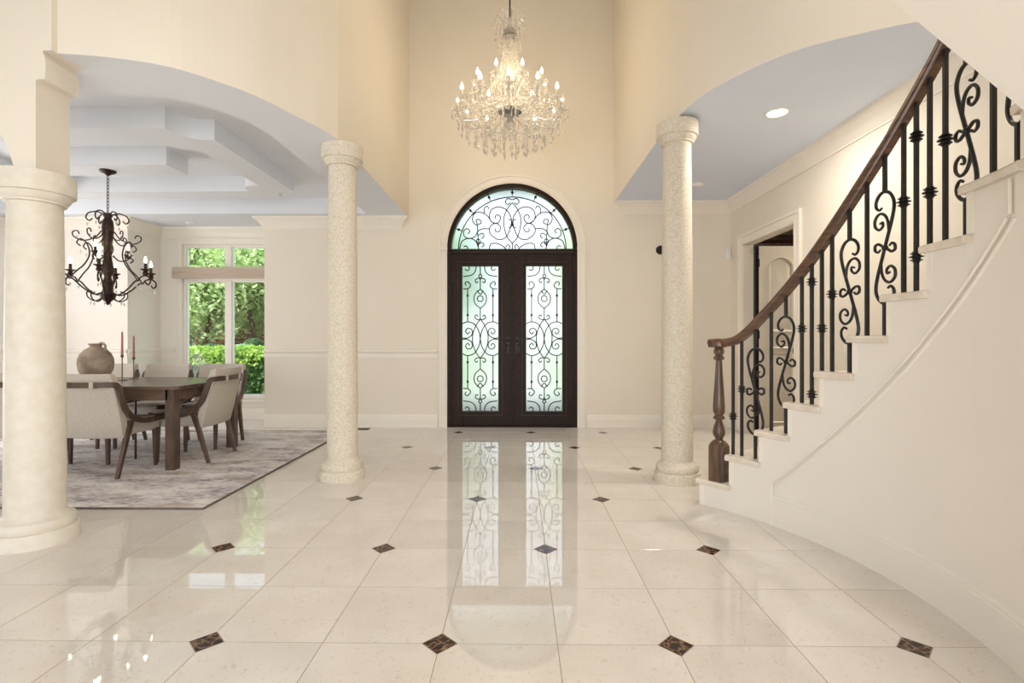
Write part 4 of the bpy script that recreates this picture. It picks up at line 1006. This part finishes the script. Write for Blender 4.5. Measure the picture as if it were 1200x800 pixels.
for k in range(28):
    a = 2 * pi * k / 28
    strand(fpol(a, cr([(.075, 4.41), (.085, 4.22), (.11, 4.05), (.16, 3.92), (.23, 3.83)], 6)), 'crystal_strand')
for rr_, nn, zt_, zb_ in ((.545, 24, 3.58, 3.42), (.46, 22, 3.56, 3.33), (.37, 18, 3.56, 3.265), (.28, 14, 3.57, 3.225), (.19, 10, 3.58, 3.20), (.10, 7, 3.58, 3.185)):
    for k in range(nn):
        a = 2 * pi * (k + .5 * (nn % 4)) / nn; x, y = fx + rr_ * cos(a), fy + rr_ * sin(a)
        strand([(x, y, zt_ + random.uniform(-.01, .01)), (x, y, zb_ + .06 + random.uniform(-.015, .015))], 'crystal_strand', .0095, 1, .024)
for rr_, zz in ((.46, 3.56), (.28, 3.57)):
    g = G(); g.tube([(fx + rr_ * cos(2 * pi * k / 36), fy + rr_ * sin(2 * pi * k / 36), zz) for k in range(36)], .006, 5, closed=True); g.build('crystal_ring', M['crystal'], fc, smooth=40)
for k in range(18):
    a = 2 * pi * k / 18
    strand(fpol(a, cr([(.115, 3.60), (.2, 3.56), (.30, 3.56), (.37, 3.60)], 6)), 'crystal_strand', .010)
for k in range(12):
    a0, a1 = rad(-90 + 30 * k), rad(-60 + 30 * k)
    pts = []
    for i in range(13):
        t_ = i / 12; a = a0 + (a1 - a0) * t_; r = .555 - .06 * sin(pi * t_); pts.append((fx + r * cos(a), fy + r * sin(a), 3.60 - .13 * sin(pi * t_)))
    strand(pts, 'crystal_garland', .010)
for k in range(9):
    a0, a1 = rad(-110 + 40 * k), rad(-70 + 40 * k); pts = []
    for i in range(11):
        t_ = i / 10; a = a0 + (a1 - a0) * t_; r = .38 - .05 * sin(pi * t_); pts.append((fx + r * cos(a), fy + r * sin(a), 3.80 - .12 * sin(pi * t_)))
    strand(pts, 'crystal_garland', .010)
for k in range(14):                                    # spray of arching glass blades at the crown
    a = 2 * pi * k / 14; h = .12 + .04 * (k % 2)
    g = G(); g.tube(fpol(a, cr([(.06, 4.42), (.08, 4.42 + h), (.13, 4.42 + h + .05), (.165, 4.42 + h - .02), (.17, 4.42 + h - .08)], 4)), .006, 5)
    x, y, z = fpol(a, [(.17, 4.42 + h - .10)])[0]; g.octa((x, y, z - .02), .012, .035, .02)
    g.build('crown_spray', M['crystal'], fc, smooth=0)
for k in range(12):
    a = 2 * pi * k / 12
    for r, z in ((.09, 4.36), (.125, 4.28)): G().octa((fx + r * cos(a + r * 9), fy + r * sin(a + r * 9), z), .012, .035, .02).build('crystal_pendant', M['crystal'], fc, smooth=0)
lo_ = add_light('crystal_chandelier_glow', 'POINT', (0, 0, 0), (0, 0, 0), 32, (1.0, 0.79, 0.50), shadow_soft_size=.45)
lo_.parent = fc; lo_.location = (0, 0, 4.0 - ZF)

# ================================================================== SMALL FITTINGS
def downlight(x, y, z, label, power, r=.075):
    t = thing('recessed_downlight', label, 'downlight', (x, y, z), group='recessed downlights')
    g = G(); g.lathe([(r + .02, z), (r + .02, z - .006), (r + .004, z - .008), (r, z - .004), (r, z)], 24, (x, y)); g.build('trim_ring', M['white'], t, smooth=40)
    G().lathe([(.001, z - .003), (r, z - .003), (r, z - .0005), (.001, z - .0005)], 24, (x, y)).build('lens', M['can'], t, smooth=0)
    if power:
        o = add_light('downlight_beam', 'AREA', (0, 0, 0), (0, 0, 0), power, (1.0, .93, .82), shape='DISK', size=.14); o.parent = t; o.location = (0, 0, -.02)
downlight(2.095, 4.23, ZR, 'bright recessed downlight in the ceiling above the stairs', 24)
g = G(); g.lathe([(.001, ZR), (.06, ZR), (.06, ZR - .02), (.045, ZR - .032), (.001, ZR - .034)], 20, (2.117, 6.148))
o = g.build('smoke_detector', M['white'], smooth=40); o['label'] = 'small round smoke detector on the ceiling beside the right column'; o['category'] = 'smoke detector'
g = G(); x, y = -4.66, 7.28; g.lathe([(.001, ZL), (.055, ZL), (.055, ZL - .012), (.04, ZL - .02), (.001, ZL - .02)], 20, (x, y))
o = g.build('ceiling_sensor', M['white'], smooth=40); o['label'] = 'small round white fitting on the bay ceiling above the window'; o['category'] = 'ceiling fitting'
ws = thing('wall_sensor', 'small black round wall sensor just left of the right column', 'sensor', (1.905, YB, 2.39))
g = G(); g.loft([[(1.905 + r * cos(2 * pi * j / 16), YB - d_, 2.39 + r * sin(2 * pi * j / 16)) for j in range(16)] for r, d_ in ((.06, 0), (.06, .02), (.05, .04), (.03, .055), (.002, .06))]); g.build('sensor_body', M['blackmetal'], ws, smooth=40)
ol = thing('wall_outlet', 'white electrical outlet in the baseboard near the right column', 'outlet', (1.85, YB - .022, .09))
G().box(1.79, 1.91, YB - .03, YB - .022, .055, .125).build('cover_plate', M['white'], ol, smooth=0, bevel=.002)
g = G(); g.box(1.815, 1.84, YB - .034, YB - .03, .075, .105); g.box(1.86, 1.885, YB - .034, YB - .03, .075, .105); g.build('socket', M['trim'], ol, smooth=0)
kp = thing('wall_keypad', 'small white keypad on the back wall beside the study doorway', 'keypad', (2.79, YB, 2.35))
G().box(2.765, 2.835, YB - .03, YB, 2.27, 2.42).build('keypad_body', M['white'], kp, smooth=0, bevel=.005)
G().box(2.775, 2.825, YB - .034, YB - .03, 2.36, 2.41).build('keypad_screen', M['trim'], kp, smooth=0)
sw = thing('light_switch', 'white light switch plate on the passage wall behind the balusters', 'switch', (XR, 4.55, 1.11))
G().box(XR - .008, XR, 4.46, 4.58, 1.05, 1.17).build('switch_plate', M['white'], sw, smooth=0, bevel=.002)
for yy in (4.485, 4.535): G().box(XR - .013, XR - .008, yy, yy + .025, 1.085, 1.135).build('rocker', M['trim'], sw, smooth=0)
vt = thing('floor_register', 'brown metal floor register by the baseboard beside the left column', 'floor vent', (-2.05, 6.82, 0))
G().box(-2.16, -1.98, 6.78, 6.90, .0, .004).build('register_frame', M['vent'], vt, smooth=0)
for k in range(8): G().box(-2.15 + k * .021, -2.14 + k * .021, 6.79, 6.89, .004, .008).build('slat', M['vent'], vt, smooth=0)

# ================================================================== GARDEN
struct(G().box(-60, 60, 7.9, 90, -.42, -.30).build('ground_lawn', M['lawn'], smooth=0), 'green lawn in front of the house', 'lawn')
struct(G().box(-60, 60, -60, -3.6, -.42, -.30).build('ground_rear', M['paving'], smooth=0), 'pale paved ground behind the house', 'ground')
struct(G().box(-3.2, 3.0, 7.26, 11.5, -.30, -.02).build('ground_porch', M['paving'], smooth=0), 'pale stone porch outside the entry doors', 'porch')
struct(G().box(-1.6, 1.4, 11.5, 30, -.30, -.26).build('ground_path', M['paving'], smooth=0), 'pale path leading away from the porch', 'path')
struct(G().box(-16, -3.0, 8.6, 16.5, -.30, -.27).build('ground_bed', M['mulch'], smooth=0), 'brown mulch bed under the garden trees', 'planting bed')
struct(G().box(-2.2, 2.0, 7.25, 9.3, 3.75, 3.9).build('porch_light_blocker', M['ceil'], smooth=0), 'added unseen white slab dimming the sky behind the transom', 'ceiling')  # unseen slab added to weaken the transom's reflection in the floor
def leaves(g, c, R, n, size, shell=.55, flat=1.0):
    for _ in range(n):
        d_ = Vector((random.gauss(0, 1), random.gauss(0, 1), random.gauss(0, 1))).normalized(); rr_ = R * (shell + (1 - shell) * random.random() ** .5)
        p = Vector(c) + Vector((d_.x * rr_, d_.y * rr_, d_.z * rr_ * flat))
        nrm = (d_ + Vector((random.gauss(0, .6), random.gauss(0, .6), random.gauss(0, .6)))).normalized(); u = nrm.orthogonal().normalized(); u = (Matrix.Rotation(random.random() * 6.28, 3, nrm) @ u); v = nrm.cross(u)
        s_ = size * random.uniform(.6, 1.3)
        g.add([p - u * s_, p - v * s_ * .5 + nrm * s_ * .12, p + u * s_, p + v * s_ * .5 + nrm * s_ * .12], [(0, 1, 2, 3)])
def tree(x, y, h, r, m, label, n=3600, trunks=2, seed=1, cz=None, leaf=.13):
    random.seed(seed)
    t = thing('garden_tree', label, 'tree', (x, y, -.3), group='trees outside the windows')
    g = G()
    for k in range(trunks):
        a = 6.28 * k / trunks + .4; lean = .18 if trunks > 1 else .05
        P = cr([(x + .1 * cos(a), y + .1 * sin(a), -.3), (x + lean * 1.2 * cos(a), y + lean * 1.2 * sin(a), h * .22), (x + lean * 2.5 * cos(a), y + lean * 2.5 * sin(a), h * .45), (x + lean * 4 * cos(a), y + lean * 4 * sin(a), h * .7)], 4)
        g.tube(P, [.08 - .05 * i / len(P) for i in range(len(P))], 8)
        for q in range(3):
            b = a + q * 2.1; z = h * (.36 + .1 * q)
            g.tube([(x + lean * 2.2 * cos(a), y + lean * 2.2 * sin(a), z), (x + lean * 2.2 * cos(a) + r * .5 * cos(b), y + lean * 2.2 * sin(a) + r * .5 * sin(b), z + h * .16)], [.045, .015], 6)
    g.build('trunk', M['bark'], t, smooth=50)
    g = G(); k_ = 22
    for q in range(k_):
        a = random.random() * 6.28; e = random.uniform(-.55, .9); rr_ = r * .62 * random.uniform(.5, 1)
        leaves(g, (x + rr_ * cos(a) * cos(e), y + rr_ * sin(a) * cos(e), (cz or h * .72) + r * .7 * sin(e)), r * random.uniform(.38, .55), n // k_, leaf, .5, .8)
    g.build('foliage', m, t, smooth=0)
tree(-8.3, 13.2, 5.2, 2.1, M['leaf1'], 'bright green tree with brown trunk in the left window pane', 15000, 2, 3, cz=2.55, leaf=.075)
tree(-6.9, 13.9, 5.4, 2.2, M['leaf1'], 'pale green tree behind the right window pane', 15000, 2, 5, cz=2.55, leaf=.075)
tree(-10.6, 15.0, 6.0, 2.3, M['leaf2'], 'bluish green tree at the left edge of the window', 12000, 2, 8, cz=2.55, leaf=.075)
tree(-11.5, 20.5, 8.5, 3.6, M['leaf2'], 'deep green tree farther back filling the view through the window', 6500, 1, 11, cz=4.2, leaf=.22)
tree(-7.8, 21.5, 9.0, 3.8, M['leaf2'], 'tall deep green tree farthest back beyond the hedge', 6500, 1, 13, cz=4.2, leaf=.22)
tree(3.4, 17.0, 4.6, 2.4, M['leaf1'], 'green tree outside beyond the right entry door', 3600, 1, 17, leaf=.18)
tree(-3.0, 19.0, 4.6, 2.2, M['leaf2'], 'green tree outside beyond the left entry door', 3000, 1, 19, leaf=.18)
tree(-9.6, 20.2, 4.4, 2.3, M['leaf1'], 'bright tree low behind the hedge between the two nearer trunks', 6000, 1, 29, cz=2.2, leaf=.16)
tree(-13.4, 20.4, 4.6, 2.4, M['leaf2'], 'bluish green tree low at the far left of the window', 6000, 1, 31, cz=2.2, leaf=.16)
tree(-15.5, 24.0, 8.0, 3.8, M['leaf2'], 'large green tree at the far left edge of the garden', 5200, 1, 37, cz=3.6, leaf=.24)
tree(-4.6, 20.0, 7.0, 3.2, M['leaf1'], 'large green tree right of the window beyond the wall', 5200, 1, 41, cz=3.4, leaf=.22)
random.seed(23)
def shrub(name, label, cat, boxes, m, n, size, dims=None, group=None):
    x, y = boxes[0][0], boxes[0][1]
    t = thing(name, label, cat, (x, y, -.3), group)
    g = G()
    for cx, cy, cz, r, fl_ in boxes: leaves(g, (cx, cy, cz), r, n, size, .75, fl_)
    g.build('foliage', m, t, smooth=0)
    g = G()
    for cx, cy, cz, r, fl_ in boxes:
        for q in range(4): g.tube([(cx, cy, -.3), (cx + r * .4 * cos(q * 1.6), cy + r * .4 * sin(q * 1.6), cz)], [.02, .008], 5)
    g.build('stems', M['bark'], t, smooth=50)
    return t
shrub('boxwood_shrub', 'rounded dark green boxwood in the right window pane beyond the hedge', 'shrub', [(-5.983, 11.6, 1.059, .21, .7)], M['leaf4'], 1600, .035, group='clipped shrubs beyond the hedge')
shrub('boxwood_shrub', 'low dark green shrub in the left window pane beyond the hedge', 'shrub', [(-6.675, 11.2, 0.929, .27, .6)], M['leaf4'], 1700, .035, group='clipped shrubs beyond the hedge')
shrub('grey_shrub', 'low silvery shrub beside the rounded boxwood', 'shrub', [(-5.858, 10.9, 0.934, .25, .6)], M['leaf2'], 1300, .035, group='clipped shrubs beyond the hedge')
hd = thing('garden_hedge', 'clipped yellow green hedge just outside the dining window', 'hedge', (-5.9, 9.7, -.3))
g = G(); g2 = G()
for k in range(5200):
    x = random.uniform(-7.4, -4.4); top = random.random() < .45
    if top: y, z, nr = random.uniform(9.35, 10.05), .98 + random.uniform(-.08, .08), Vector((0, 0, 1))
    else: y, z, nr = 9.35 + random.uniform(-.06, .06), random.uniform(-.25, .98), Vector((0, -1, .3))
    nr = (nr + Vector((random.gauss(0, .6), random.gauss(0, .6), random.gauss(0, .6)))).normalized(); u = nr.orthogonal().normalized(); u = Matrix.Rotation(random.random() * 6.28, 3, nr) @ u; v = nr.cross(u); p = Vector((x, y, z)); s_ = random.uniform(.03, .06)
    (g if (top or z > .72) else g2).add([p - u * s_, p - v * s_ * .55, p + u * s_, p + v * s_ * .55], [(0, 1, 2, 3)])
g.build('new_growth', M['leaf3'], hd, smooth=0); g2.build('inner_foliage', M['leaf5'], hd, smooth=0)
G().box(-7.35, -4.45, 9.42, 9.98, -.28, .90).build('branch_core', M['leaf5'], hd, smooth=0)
gw = G(); bw = thing('garden_wall', 'low red brick garden wall behind the trees', 'wall', (-9, 17.5, -.3))
for r_ in range(14):
    for q in range(46):
        x = -15 + q * .235 + (.117 if r_ % 2 else 0); gw.box(x, x + .225, 17.4 + random.uniform(0, .008), 17.5, -.3 + r_ * .155, -.3 + r_ * .155 + .145)
gw.build('brick_courses', M['brick'], bw, smooth=0, kind='stuff')
